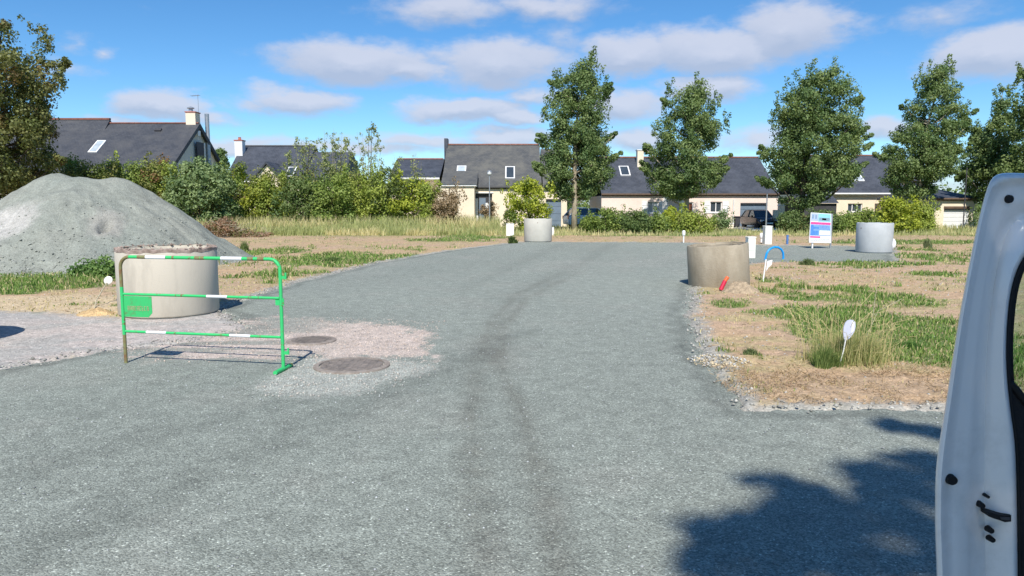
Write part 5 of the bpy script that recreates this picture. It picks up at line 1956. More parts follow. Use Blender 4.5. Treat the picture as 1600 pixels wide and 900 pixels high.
def plant(name, label, cat, prof, Y, trunk_px, hue, nclump=120, n_each=110, leaf=.13, crad=.55, depth=1.0, trunk_r=.16, group=None, bark='bark', warm=None, warm_p=0., z0=0.0, squash=.85, top_twigs=0, gaps=0.0, limbs=True, limb_r=.045, ybias=0.0, show_trunk=0):
    """prof: silhouette [(py, px_left, px_right)] measured in the photograph, from the top down, at distance Y"""
    zz, xl, xr = [], [], []
    for (py, a, b_) in prof:
        A_, B_ = atY(a, py, Y), atY(b_, py, Y)
        zz.append(A_.z)
        xl.append(A_.x)
        xr.append(B_.x)
    zz, xl, xr = np.array(zz[::-1]), np.array(xl[::-1]), np.array(xr[::-1])
    bx = atY(trunk_px, 350, Y).x
    t = empty(name, (bx, Y, 0), label, cat, group)
    hs = np.linspace(zz[0], zz[-1], 60)
    wl = np.interp(hs, zz, xr) - np.interp(hs, zz, xl)
    pw = np.maximum(wl, .1) ** 1.35
    cdf = np.cumsum(pw)
    cdf /= cdf[-1]
    cen = []
    seed = VR.rand() * 50
    while len(cen) < nclump:
        z = np.interp(VR.rand(), cdf, hs)
        l, r = np.interp(z, zz, xl), np.interp(z, zz, xr)
        w2 = (r - l) / 2
        m_ = (l + r) / 2
        rr = min(crad, w2 * .8)
        a = VR.rand() * 6.283
        q = math.sqrt(VR.rand()) ** .75
        w2 = w2 * min(1.0, .55 + .85 * fbm(np.array([math.cos(a) * 1.1 + seed]), np.array([z * .9 + math.sin(a)]), 3)[0])
        x = m_ + math.cos(a) * q * max(w2 - rr * .55, .02)
        y = Y + math.sin(a) * q * max(w2 - rr * .75, .02) * depth + ybias
        z = min(max(z, zz[0] + rr * .35), zz[-1] - rr * .3)
        if gaps and fbm(np.array([x * .8 + seed]), np.array([z * .6]), 2)[0] < gaps:
            if VR.rand() < .8:
                continue
        cen.append((x, y, z, rr))
    cen = np.array(cen)
    if show_trunk:
        cen = cen[~((np.abs(cen[:, 0] - bx - .05) < .42) & (cen[:, 1] < Y + .15) & (cen[:, 2] < atY(0, show_trunk, Y).z))]
    rad = cen[:, 3] * (.65 + .7 * VR.rand(len(cen)))
    if nclump > 250:
        bo = []
        for k in range(9):
            z = zz[0] + (zz[-1] - zz[0]) * VR.uniform(.12, .85)
            sgn = -1 if VR.rand() < .5 else 1
            x = np.interp(z, zz, xl if sgn < 0 else xr)
            for j in range(4):
                bo.append((x + sgn * (j * .17 - .22), Y + VR.uniform(-.6, .6), z + j * .11, .34 - .06 * j))
        bo = np.array(bo)
        cen = np.vstack([cen, bo])
        rad = np.r_[rad, bo[:, 3]]
    # spiky leaders on the outline
    if top_twigs:
        ex = []
        for k in range(top_twigs):
            z = zz[-1] - VR.rand() * (zz[-1] - zz[0]) * .45
            l, r = np.interp(z, zz, xl), np.interp(z, zz, xr)
            x = l if VR.rand() < .5 else r
            for j in range(3):
                ex.append((x + (VR.rand() - .5) * .3, Y + (VR.rand() - .5) * .5, z + j * .28, .17))
        ex = np.array(ex)
        q2, f2, c2 = leaf_quads(ex[:, :3], ex[:, 3], 22, leaf, *GREENS[hue], squash=1.3)
    q, f, c = leaf_quads(cen[:, :3], rad, n_each, leaf, *GREENS[hue], squash=squash, warm=warm, warm_p=warm_p)
    if top_twigs:
        q = np.vstack([q, q2])
        f = np.vstack([f, f2 + len(q) - len(q2)])
        c = np.vstack([c, c2])
    np_mesh('crown', q, f, M['leaf'], c, parent=t, origin=(bx, Y, 0))
    b = MB()
    H = zz[-1]
    mx = (np.interp(H * .6, zz, xl) + np.interp(H * .6, zz, xr)) / 2
    tx = (xl[-1] + xr[-1]) / 2
    pts = [Vector((bx, Y, -.1)), Vector((bx + .02, Y, H * .12)), Vector((bx * .8 + mx * .2, Y + .04, H * .35)), Vector((bx * .4 + mx * .6, Y - .03, H * .6)), Vector(((mx + tx) / 2, Y, H * .82)), Vector((tx, Y, H * .97))]
    tr = [trunk_r * 1.25, trunk_r, trunk_r * .82, trunk_r * .5, trunk_r * .25, .015]
    b.tube(pts, tr, 10)
    b.build('trunk', M[bark], t, smooth=True)
    if limbs:
        b = MB()
        for k in VR.permutation(len(cen))[:min(len(cen), 46 if nclump > 90 else 16)]:
            x, y, z, rr = cen[k]
            zs = max(z - (.35 + .5 * abs(x - bx)) * 1.1, H * .14)
            # point on the trunk at zs
            for i in range(len(pts) - 1):
                if pts[i].z <= zs <= pts[i + 1].z:
                    u = (zs - pts[i].z) / (pts[i + 1].z - pts[i].z)
                    p0 = pts[i].lerp(pts[i + 1], u)
                    r0 = tr[i] * (1 - u) + tr[i + 1] * u
                    break
            else:
                continue
            p2 = Vector((x, y, z))
            p1 = p0.lerp(p2, .5) + Vector((0, 0, -.12 * (p2 - p0).length))
            rl = min(limb_r * (1 + .12 * (p2 - p0).length), r0 * .7)
            b.tube([p0, p1, p2], [rl, rl * .7, rl * .25], 6)
        if b.v:
            b.build('limbs', M[bark], t, smooth=True)['kind'] = 'stuff'
    return t


# --- the row of tall trees
GT = 'row of tall trees before the houses'
plant('tree', 'tallest narrow green tree in the row with a bare pale lower trunk', 'tree',
      [(89, 914, 924), (100, 906, 930), (112, 876, 936), (130, 868, 944), (160, 856, 950), (190, 850, 950), (215, 849, 952), (240, 843, 960), (268, 842, 962), (292, 848, 950), (308, 862, 930)],
      46.0, 897, 'maple', 380, 150, .10, .46, trunk_r=.17, group=GT, top_twigs=22, gaps=.30, show_trunk=232)
plant('tree', 'green tree with a forked open top standing before the pink house with white shutters', 'tree',
      [(128, 1092, 1102), (140, 1046, 1112), (160, 1042, 1120), (185, 1036, 1134), (215, 1020, 1138), (240, 1012, 1134), (268, 1008, 1130), (292, 1012, 1112), (314, 1050, 1082)],
      49.0, 1072, 'maple', 300, 140, .10, .46, trunk_r=.16, group=GT, top_twigs=18, gaps=.33)
plant('tree', 'broad dense green tree in the row standing behind the blue and pink billboard', 'tree',
      [(104, 1280, 1290), (116, 1262, 1328), (140, 1226, 1334), (170, 1214, 1342), (205, 1206, 1346), (240, 1195, 1348), (275, 1190, 1344), (300, 1200, 1310), (322, 1222, 1265)],
      46.0, 1250, 'maple', 430, 150, .10, .48, trunk_r=.19, group=GT, top_twigs=18, gaps=.30, bark='bark_dark')
plant('tree', 'green tree with a ragged twin pointed top rising behind the whitish ring', 'tree',
      [(102, 1468, 1480), (116, 1438, 1486), (150, 1426, 1496), (178, 1418, 1512), (205, 1396, 1504), (235, 1380, 1502), (262, 1374, 1494), (288, 1380, 1475), (306, 1398, 1455)],
      49.0, 1432, 'maple', 330, 145, .10, .47, trunk_r=.17, group=GT, top_twigs=18, gaps=.32)
plant('tree', 'slim olive green tree with a pointed crown beside the open van door', 'tree',
      [(137, 1562, 1572), (160, 1553, 1580), (190, 1548, 1588), (208, 1520, 1596), (235, 1508, 1606), (265, 1505, 1610), (292, 1506, 1600), (318, 1530, 1590)],
      51.0, 1556, 'maple', 280, 130, .11, .46, trunk_r=.17, group=GT, top_twigs=12, gaps=.30)
plant('tree', 'dark green tree cut off by the right edge of the photo', 'tree',
      [(102, 1596, 1612), (140, 1588, 1640), (190, 1584, 1665), (240, 1566, 1680), (290, 1560, 1680), (320, 1580, 1660)],
      47.0, 1622, 'dark', 190, 120, .125, .6, trunk_r=.2, group=GT, top_twigs=10, gaps=.2)
plant('tree', 'large browning oak at the left edge above the gravel heap', 'tree',
      [(36, -10, 14), (55, -50, 62), (85, -80, 84), (110, -90, 97), (140, -100, 92), (165, -105, 86), (195, -110, 108), (235, -110, 92), (270, -100, 84), (300, -90, 55)],
      40.0, -8, 'oak', 420, 130, .115, .55, trunk_r=.3, top_twigs=22, gaps=.34, bark='bark_dark', warm=(.20, .13, .055), warm_p=.18)
plant('tree', 'small distant green tree in the gap between the two left slate roofs', 'tree',
      [(232, 338, 352), (242, 332, 357), (262, 334, 356)], 80.0, 345, 'dark', 30, 80, .22, .7, trunk_r=.18)

# --- hedge and garden shrubs
GH = 'shrubs of the mixed hedge'


def shrub(label, px, wpx, pyt, pyb, Y, hue, n=34, ne=90, leaf=.12, crad=.5, name='shrub', group=GH, gaps=.0, warm=None, warm_p=0., twigs=3, shape=0):
    pyb = 320 + HC * FPX / Y - 3
    pyt += 10 if group in ('hedge shrubs before the pink house', 'hedge shrubs behind the billboard') else -8
    h = pyb - pyt
    w = wpx / 2 * 1.22
    n = int(n * 1.5)
    ne = int(ne * 1.15)
    leaf = leaf * .9
    if shape == 0:
        prof = [(pyt, px - w * .25, px + w * .3), (pyt + h * .12, px - w * .7, px + w * .65), (pyt + h * .4, px - w, px + w), (pyt + h * .8, px - w, px + w), (pyb, px - w * .8, px + w * .9)]
    else:
        prof = [(pyt, px - w * .2, px + w * .2), (pyt + h * .3, px - w * .55, px + w * .6), (pyt + h * .6, px - w * .9, px + w * .9), (pyb, px - w * .7, px + w * .7)]
    return plant(name, label, 'shrub', prof, Y, px, hue, n, ne, leaf, crad, depth=.9, trunk_r=.06, group=group, warm=warm, warm_p=warm_p, top_twigs=twigs, gaps=gaps, bark='bark_dark', limb_r=.02)


S = shrub
S('dark olive shrub under the browning oak', 45, 110, 262, 335, 43, 'oak', 60)
S('dark green shrub left of the skylight of the far left roof', 112, 70, 256, 320, 45, 'mid', 55, warm=(.2, .12, .05), warm_p=.15)
S('green shrub with reddish top below the skylight of the far left roof', 168, 70, 260, 320, 46, 'fresh', 50, warm=(.22, .13, .06), warm_p=.25)
S('mid green shrub directly above the left shoulder of the gravel heap', 212, 64, 262, 330, 46, 'mid', 46)
S('green shrub with russet crown left of the stone grey gable', 250, 66, 254, 335, 46.5, 'olive', 50, warm=(.24, .11, .05), warm_p=.3)
S('large bluish green shrub with pale leaves below the grey gable', 312, 92, 258, 336, 44, 'bluish', 85, leaf=.14)
S('yellow green shrub right of the bluish shrub', 372, 62, 266, 326, 48, 'yellow', 45, warm=(.09, .14, .03), warm_p=.6)
S('yellow green rounded shrub below the small cream front gable', 420, 62, 284, 334, 48.5, 'fresh', 45, warm=(.26, .28, .04), warm_p=.3)
S('loose pale willow bush before the dark roof of the left middle house', 482, 60, 228, 330, 50, 'willow', 12, 30, gaps=.40, twigs=10)
S('second loose pale willow bush with thin tall shoots', 532, 46, 236, 330, 51, 'willow', 9, 28, gaps=.42, twigs=10)
S('broad olive green shrub behind the top of the gravel heap', 140, 90, 262, 335, 44, 'olive', 60, warm=(.12, .17, .04), warm_p=.4)
S('fresh green shrub rising between the heap and the bluish shrub', 276, 56, 262, 335, 46, 'fresh', 44)
S('green shrub under the bluish shrub beside the brush pile', 345, 60, 284, 335, 45, 'mid', 44, warm=(.3, .2, .11), warm_p=.2)
S('dark green low shrub at the meadow edge below the willow bushes', 470, 76, 288, 340, 46.5, 'dark', 44)
S('dense green shrub at the centre of the left hedge', 520, 66, 280, 342, 46, 'mid', 50)
S('tall yellowish green shrub with thin shoots right of the willows', 560, 66, 276, 340, 48, 'fresh', 46, twigs=8, warm=(.24, .25, .05), warm_p=.3)
S('wispy sapling rising above the hedge against the sky', 580, 36, 208, 300, 51, 'willow', 12, 30, gaps=.42, twigs=6, shape=1)
S('green shrub with clumps coloured dark as hollows left of the cream side wing', 606, 62, 272, 342, 47, 'fresh', 56, warm=(.05, .08, .03), warm_p=.35)  # dark leaf colour on some clumps stands in for shaded hollows
S('yellow green shrub covering the cream side wing', 645, 60, 286, 344, 46.5, 'yellow', 46, warm=(.08, .13, .03), warm_p=.5)
S('low light green shrub left of the russet shrub', 668, 36, 296, 345, 46, 'fresh', 28)
S('russet brown shrub at the right end of the left hedge', 702, 46, 300, 345, 45.5, 'rusty', 36, leaf=.10)
S('small brownish shrub before the recessed blue grey door', 764, 26, 322, 345, 49, 'rusty', 14, leaf=.09, crad=.3, group=None, twigs=0)
S('tiny dark bush by the cream wall right of the door', 792, 14, 330, 345, 50, 'dark', 7, 60, leaf=.08, crad=.22, group=None, twigs=0)
S('bright yellow green shrub above the small far concrete ring', 826, 64, 290, 350, 44.5, 'yellow', 60, leaf=.11, crad=.42, group=None, twigs=5, warm=(.09, .15, .03), warm_p=.3)
plant('hedge', 'long continuous olive green hedge running behind the separate shrubs left of the houses', 'hedge',
      [(270, 110, 560), (276, 92, 600), (286, 86, 650), (310, 84, 664), (352, 84, 664)], 50.5, 380, 'olive', 620, 75, .12, .62, depth=.09, trunk_r=.06, bark='bark_dark', limb_r=.02, warm=(.10, .16, .04), warm_p=.45)
GR = 'hedge shrubs before the pink house'
S('dark shrub at the foot of the tallest tree', 920, 26, 330, 356, 43, 'mid', 18, leaf=.1, crad=.35, group=GR, twigs=1)
S('dark green rounded hedge shrub right of the tallest tree', 946, 56, 318, 357, 42.5, 'mid', 38, leaf=.10, crad=.4, group=GR, twigs=2)
S('very dark green hedge shrub before the left shuttered window', 992, 56, 322, 359, 42, 'dark', 40, leaf=.10, crad=.4, group=GR, twigs=2)
S('green hedge shrub under the forked tree', 1028, 40, 330, 358, 42.5, 'mid', 26, leaf=.10, crad=.35, group=GR, twigs=2)
S('yellow leaved shrub at the white pilaster of the pink house', 1050, 30, 314, 350, 44, 'yellow', 22, leaf=.1, crad=.35, group=GR, twigs=2)
S('green shrub with mixed leaves left of the low cream wall', 1086, 60, 324, 361, 42, 'fresh', 40, leaf=.1, crad=.4, group=GR, twigs=3, warm=(.15, .12, .05), warm_p=.2)
S('small grey green shrub before the dark shuttered window', 1124, 30, 320, 351, 46, 'bluish', 18, leaf=.09, crad=.35, group=GR, twigs=1)
GQ = 'hedge shrubs behind the billboard'
S('dark hedge shrub right of the cream gate pillar', 1240, 46, 322, 363, 43.5, 'dark', 36, leaf=.1, crad=.4, group=GQ, twigs=1, warm=(.16, .13, .05), warm_p=.2)
S('dark green hedge shrub directly behind the billboard', 1282, 56, 322, 364, 43, 'dark', 36, leaf=.1, crad=.4, group=GQ, twigs=1)
S('dark green hedge shrub between billboard and whitish ring', 1322, 52, 326, 366, 43, 'mid', 38, leaf=.1, crad=.4, group=GQ, twigs=1)
S('green hedge shrub directly behind the whitish ring', 1360, 50, 318, 362, 43.5, 'mid', 36, leaf=.1, crad=.4, group=GQ, twigs=1)
S('bright yellow shrub right of the whitish ring', 1400, 60, 302, 360, 43, 'yellow', 60, leaf=.11, crad=.42, group=GQ, twigs=3, warm=(.12, .16, .03), warm_p=.3)
S('yellow green shrub touching the small cream garage building', 1438, 46, 306, 360, 43.5, 'fresh', 44, leaf=.1, crad=.42, group=GQ, twigs=3, warm=(.26, .28, .04), warm_p=.3)
S('dark undergrowth below the dark tree at the right edge', 1590, 110, 305, 360, 46, 'dark', 60, leaf=.12, group=None)

# bare saplings with thin shoots above the hedge
rs = random.Random(12)


def wisp(px, pyt, Y, label, n=7, spread=22):
    p = atY(px, 335, Y)
    t = empty('sapling', (p.x, Y, 0), label, 'sapling', 'bare thin saplings above the hedge')
    b = MB()
    cen = []
    for k in range(n):
        qx = px + rs.uniform(-spread, spread)
        top = atY(qx, pyt + rs.uniform(0, 26), Y + rs.uniform(-.6, .6))
        midp = Vector((p.x, Y, 0)).lerp(top, .5) + Vector((rs.uniform(-.1, .1), 0, .2))
        b.tube([(p.x, Y, 0), midp, top], [.028, .016, .006], 5)
        for j in range(9):
            u = rs.uniform(.0, 1)
            cen.append(tuple(midp.lerp(top, u) + Vector((rs.uniform(-.18, .18), rs.uniform(-.18, .18), 0))))
    b.build('stems', M['bark'], t)
    cen = np.array(cen)
    q, f, c = leaf_quads(cen, np.full(len(cen), .14), 9, .085, *GREENS['willow'], squash=1.2)
    np_mesh('leaves', q, f, M['leaf'], c, parent=t, origin=(p.x, Y, 0))


wisp(478, 212, 51.5, 'thin bare sapling above the dark roof left of the willow bushes')
wisp(524, 200, 52, 'tallest bare sapling beside the willow bushes', 9, 20)
wisp(576, 206, 51, 'leafy thin sapling standing against the sky between the roofs', 11, 22)
wisp(652, 232, 49, 'thin sapling before the low roof wing', 5, 8)
wisp(616, 240, 50, 'short thin sapling left of the low roof wing', 5, 10)

# brown brush pile
c0 = at(378, 366)
t = empty('brush_pile', (c0.x, c0.y + 1, 0), 'pile of dried reddish brown brushwood right of the gravel heap', 'brush pile')
_u = VR.rand(80) * 2 - 1
cen = np.column_stack([c0.x + _u * 2.3, VR.uniform(37, 39.5, 80), VR.rand(80) * .95 * (1 - np.abs(_u) ** 1.6) * (.6 + .4 * np.sin(_u * 5 + 1))])
q, f, c = leaf_quads(cen, .22 + .28 * VR.rand(80), 70, .09, (.20, .12, .07), (.36, .23, .15), squash=.6, warm=(.12, .14, .04), warm_p=.22)
np_mesh('dried_leaves', q, f, M['leaf'], c, parent=t, origin=tuple(t.location))
b = MB()
for k in range(150):
    s = cen[rs.randrange(80)]
    a = rs.uniform(0, 6.28)
    l = rs.uniform(.4, 1.1)
    p0 = Vector(s)
    b.tube([p0, p0 + Vector((math.cos(a) * l, math.sin(a) * l * .6, rs.uniform(-.2, .5)))], [.018, .008], 5)
tag(b.build('twigs', M['bark'], t), kind='stuff')

# distant band of trees closing the horizon
n = 900
cen = np.column_stack([VR.uniform(-230, 230, n), VR.uniform(150, 175, n), VR.rand(n) * 4.0 + .5])
q, f, c = leaf_quads(cen, np.full(n, 3.0), 60, .7, *GREENS['dark'])
tag(np_mesh('distant_woodland', q, f, M['leaf'], c), 'distant dark green woodland behind the houses', kind='stuff')

# --- weeds and tufts


def tuft(name, label, cat, px, py, wpx, hz, n, cols, lean=.8, bw=.008, seeds=False, group=None):
    c = at(px, py)
    R = wpx / FPX * c.y / 2
    t = empty(name, (c.x, c.y, 0), label, cat, group)
    a = VR.rand(n) * 6.283
    r = R * VR.rand(n) ** .7 * .72 * (.7 + .5 * np.sin(a * 3 + px) * VR.rand(n))
    x, y = c.x + np.cos(a) * r, c.y + np.sin(a) * r * .8
    k = VR.rand(n, 1)
    cc = np.array(cols[0]) * (1 - k) + np.array(cols[1]) * k
    global RS
    blades('blades', None, x, y, ground_z(x, y), hz * (.3 + .7 * VR.rand(n)) * np.clip(1.15 - .9 * r / R, .15, 1), np.full(n, bw), cc, lean, parent=t, origin=(c.x, c.y, 0), kind=None)
    return t, c, R


t, c, R = tuft('tall_grass_tuft', 'tall straw coloured grass tuft round the white oval paddle', 'grass tuft', 1325, 566, 210, .42, 2000, ((.16, .22, .06), (.52, .47, .22)), .9, .005)
b = MB()
for k in range(150):
    a = rs.uniform(0, 6.28)
    r = R * .75 * math.sqrt(rs.random())
    p0 = Vector((c.x + math.cos(a) * r, c.y + math.sin(a) * r * .6, 0))
    a += rs.uniform(-1.2, 1.2)
    hh = rs.uniform(.2, .62) if rs.random() < .8 else rs.uniform(.55, .78)
    ln = rs.uniform(.03, .55) * hh
    kink = rs.uniform(.5, .8)
    b.tube([p0, p0 + Vector((math.cos(a) * ln * .3, math.sin(a) * ln * .3, hh * kink)), p0 + Vector((math.cos(a) * ln, math.sin(a) * ln, hh * rs.uniform(kink, 1)))], [.0022, .0018, .0026], 4)
b.build('stalks', M['straw'], t)
tuft('tall_grass_tuft', 'green lower grass tuft with a dark heart left of the paddle tuft', 'grass tuft', 1290, 574, 85, .26, 1000, ((.07, .14, .035), (.26, .32, .10)), .9, .006)
b = MB()
p0 = at(1360, 520)
b.tube([p0, p0 + Vector((.05, .02, .5)), p0 + Vector((.08, 0, .95))], [.004, .003, .003], 5)
p0 = at(1352, 530)
b.tube([p0, p0 + Vector((.15, .02, .35)), p0 + Vector((.42, 0, .5))], [.004, .003, .003], 5)
o = b.build('dry_grass_stalk', M['wood_stick'])
tag(o, 'lone tall dry grass stalks standing right of the grass tuft', 'grass stalk')
t, c, R = tuft('weed_clump', 'dense green weed clump at the foot of the gravel heap left of the large ring', 'weeds', 158, 434, 110, .34, 1500, ((.06, .14, .03), (.18, .28, .07)), .9, .03)
n = 46
a = VR.rand(n) * 6.283
r = VR.rand(n) ** .6 * R * .75
cen = np.column_stack([c.x + np.cos(a) * r, c.y + np.sin(a) * r * .6, .06 + VR.rand(n) * .40 * np.clip(1.1 - r / R, 0, 1)])
q, f, cc = leaf_quads(cen, np.full(n, .16), 60, .055, (.06, .14, .035), (.20, .30, .08), squash=1.0)
np_mesh('leaves', q, f, M['leaf'], cc, parent=t, origin=(c.x, c.y, 0))
tuft('weed_clump', 'small green weed clump at the right toe of the gravel heap', 'weeds', 382, 392, 22, .42, 260, ((.08, .13, .04), (.17, .22, .07)), .6, .03)
tuft('weed_clump', 'dark green low weed clump at the road edge left of the small far ring', 'weeds', 800, 380, 24, .38, 340, ((.06, .10, .03), (.13, .18, .05)), .9, .04)
tuft('weed_clump', 'green weed clump on the verge left of the road bend', 'weeds', 520, 410, 60, .18, 700, ((.07, .13, .035), (.15, .21, .06)), .9, .025)
tuft('weed_clump', 'tall thin weeds right of the whitish ring', 'weeds', 1448, 388, 22, .5, 160, ((.10, .13, .06), (.22, .25, .12)), .5, .03)
tuft('weed_clump', 'green grass clump beside the blue pipe arch', 'weeds', 1262, 415, 40, .22, 420, ((.09, .14, .05), (.2, .24, .1)), .9, .025)
tuft('weed_clump', 'bright green weed clump in the lush grass near the van door', 'weeds', 1420, 545, 90, .10, 900, ((.06, .15, .03), (.16, .26, .06)), .9, .010)
tuft('weed_clump', 'low green weed clump beside the rubble pile', 'weeds', 1172, 556, 45, .10, 420, ((.09, .14, .05), (.2, .24, .1)), .9, .009)

# ------------------------------------------------------------ shade tree behind the camera


def shade_tree():
    bx, by = 5.6, -9.0
    t = empty('shade_tree', (bx, by, 0), 'leafy tree behind the photographer shading the van door and the road corner', 'tree')
    cen, rad = [], []
    # lobes of the crown, given by where their shade falls on the road
    lobes = [(1118, 828, .22), (1150, 850, .28), (1105, 872, .20), (1180, 818, .20), (1215, 752, .20), (1245, 770, .25), (1285, 778, .24), (1225, 800, .16), (1300, 820, .26), (1345, 738, .22), (1375, 760, .24), (1400, 735, .26), (1440, 760, .3),
             (1430, 715, .16), (1388, 664, .16), (1415, 668, .13), (1450, 672, .13), (1478, 678, .2), (1200, 870, .30), (1250, 850, .30), (1350, 830, .34), (1400, 800, .3), (1450, 820, .34), (1300, 880, .34),
             (1400, 870, .36), (1470, 730, .3), (1160, 905, .3), (1240, 930, .36), (1500, 880, .4)]
    se = 1 / math.tan(math.radians(SUN_EL))
    for (px, py, r) in lobes:
        s = at(px, py)
        z = VR.uniform(11.0, 14.0)
        cen.append((s.x - .035 * z * se, s.y - z * se, z))
        rad.append(r)
    for x in np.arange(.40, 1.25, .22):      # dense low bough that keeps the door in the shade
        for y in np.arange(.7, 3.05, .3):
            z = VR.uniform(6.2, 7.4)
            cen.append((x + .05 + VR.uniform(-.05, .05) - .035 * z * se, y - .1 - z * se, z))
            rad.append(.26)
    xs = np.arange(.95, 7.5, .55)
    for x in xs:
        for y in np.arange(-3.5, 4.6, .55):
            if x < 2.2 and y > 3.3 - (2.2 - x) * 1.1:
                continue
            if x < 2.9 and y > 3.9:
                continue
            if VR.rand() < .20:
                continue
            z = VR.uniform(9.5, 14.0)
            x2, y2 = x + VR.uniform(-.12, .12), y + VR.uniform(-.15, .15)
            cen.append((x2 - .035 * z * se, y2 - z * se, z))
            rad.append(.42)
    cen, rad = np.array(cen), np.array(rad)
    q, f, c = leaf_quads(cen, rad, 85, .12, *GREENS['mid'], squash=.8, hollow=.1)
    np_mesh('crown', q, f, M['leaf'], c, parent=t, origin=(bx, by, 0))
    b = MB()
    b.tube([(bx, by, -.1), (bx - .1, by, 1.4), (bx - .3, by + .1, 3.2), (bx - .5, by + .1, 7.5), (bx - .7, by, 12.6)], [.32, .26, .21, .15, .06], 12)
    b.build('trunk', M['bark_dark'], t, smooth=True)
    b = MB()
    for k in range(0, len(cen), 5):
        x, y, z = cen[k]
        p0 = Vector((bx - .35, by + .1, max(2.6, z - 4.2)))
        p2 = Vector((x, y, z))
        b.tube([p0, p0.lerp(p2, .55) + Vector((0, 0, .25)), p2], [.07, .04, .012], 6)
    b.build('limbs', M['bark_dark'], t, smooth=True)


shade_tree()

# ------------------------------------------------------------ van with open front door
VY = 1.12
van = empty('van', (2.4, .4, 0), 'pale blue grey van with its front door open at the right edge of the photo', 'van')
outer = [(1466, 1300), (1466, 1150), (1465, 1000), (1464, 900), (1461, 820), (1462, 740), (1466, 705), (1471, 672), (1480, 618), (1490, 550), (1500, 488), (1512, 425), (1524, 366), (1534, 322), (1541, 298), (1545, 286), (1549, 277), (1555, 271.5), (1563, 270), (1575, 270), (1600, 271), (1660, 274), (1800, 282), (2000, 292), (2200, 305)]
inner = [(1592, 1300), (1592, 1150), (1591, 1000), (1591, 900), (1590, 820), (1588.5, 740), (1587.5, 710), (1585, 680), (1579, 640), (1574, 595), (1572, 555), (1573, 515), (1576, 478), (1580, 452), (1584, 436), (1589, 421), (1595, 407), (1602, 396), (1611, 387), (1622, 380), (1640, 374), (1680, 370), (1800, 370), (2000, 376), (2200, 386)]
DS = 24.0 / 100


def door_y(px):
    return VY + .0


prof_u = [(-.004, .045), (0, .022), (.008, .010), (.03, .003), (.07, .0), (.12, .003), (.16, .007), (.22, .008), (.36, .008), (.44, .009), (.52, .016), (.60, .018), (.66, .012), (.74, .006), (.86, .002), (.93, -.002), (.965, -.001), (.99, .006), (1.0, .022), (1.0, .05)]


def resample(st, n):
    P = np.array(st, float)
    d = np.r_[0, np.cumsum(np.hypot(*np.diff((np.array(outer) + np.array(inner)) / 2, axis=0).T))]
    s = np.linspace(0, d[-1], n)
    # smooth interpolation through the stations
    out = []
    for k in range(2):
        v = np.interp(s, d, P[:, k])
        for _ in range(3):
            v2 = v.copy()
            v2[1:-1] = (v[:-2] + 2 * v[1:-1] + v[2:]) / 4
            v = v2
        out.append(v)
    return np.column_stack(out)


NS = 160
oo, ii = resample(outer, NS), resample(inner, NS)
vs, fs = [], []
for a in range(NS):
    for (u, dpt) in prof_u:
        px = oo[a, 0] * (1 - u) + ii[a, 0] * u
        py = oo[a, 1] * (1 - u) + ii[a, 1] * u
        # lower down the recess widens and gets deeper
        low = sstep(700, 860, np.array(py))
        extra = 0.010 * float(low) * math.exp(-((u - .66) / .22) ** 2) - .004 * float(low) * math.exp(-((u - .30) / .10) ** 2)
        vs.append(atY(px, py, VY + dpt + extra))
nc = len(prof_u)
for a in range(NS - 1):
    for k in range(nc - 1):
        fs.append((a * nc + k, a * nc + k + 1, (a + 1) * nc + k + 1, (a + 1) * nc + k))
# outer skin behind
b0 = len(vs)
for a in range(NS):
    for u in (-.004, 1.0):
        px = oo[a, 0] * (1 - u) + ii[a, 0] * u
        py = oo[a, 1] * (1 - u) + ii[a, 1] * u
        vs.append(atY(px, py, VY + (.0655 if u < 0 else .0705)))
for a in range(NS - 1):
    fs.append((b0 + a * 2, b0 + a * 2 + 2, b0 + a * 2 + 3, b0 + a * 2 + 1))
    fs.append((a * nc, (a + 1) * nc, b0 + (a + 1) * 2, b0 + a * 2))
    fs.append((a * nc + nc - 1, b0 + a * 2 + 1, b0 + (a + 1) * 2 + 1, (a + 1) * nc + nc - 1))
b = MB().add(vs, fs)
df = b.build('open_door', M['door_paint'], van, smooth=True, sharp=60)
# rubber seal round the window opening and down the inner edge
MB().tube([atY(x + (2 if y < 1000 else 2), y, VY + .014) for x, y in ii[::2]], .0032, 8).build('rubber_seal', M['rubber_and_hole_black'], df, smooth=True)
sv = [atY(x + 1.5, y, VY + .034) for x, y in ii]
MB().tube(sv[::2], .008, 8).build('glass_channel', M['rubber_and_hole_black'], df, smooth=True)
# black inner trim below the window line
edge = [(1574, 597), (1580, 601), (1588, 609), (1597, 621), (1608, 634), (1625, 648), (1660, 660), (1750, 668), (1900, 672), (2150, 676), (2150, 1300), (1590, 1300), (1590, 900), (1589, 800), (1586, 710), (1579, 650)]
MB().prism([atY(x, y, VY + .020) for x, y in edge], (0, .03, 0)).build('inner_trim', M['black_trim'], df)
MB().tube([atY(x, y, VY + .018) for x, y in edge[:10]], .006, 8).build('trim_lip', M['rubber_and_hole_black'], df, smooth=True)
# pane
gl = [(1572, 560), (1575, 480), (1583, 435), (1596, 402), (1622, 376), (1680, 366), (1800, 366), (2150, 380), (2150, 690), (1600, 690), (1576, 640)]
MB().prism([atY(x, y, VY + .036) for x, y in gl], (0, .004, 0)).build('window_glass', M['window_glass'], df)


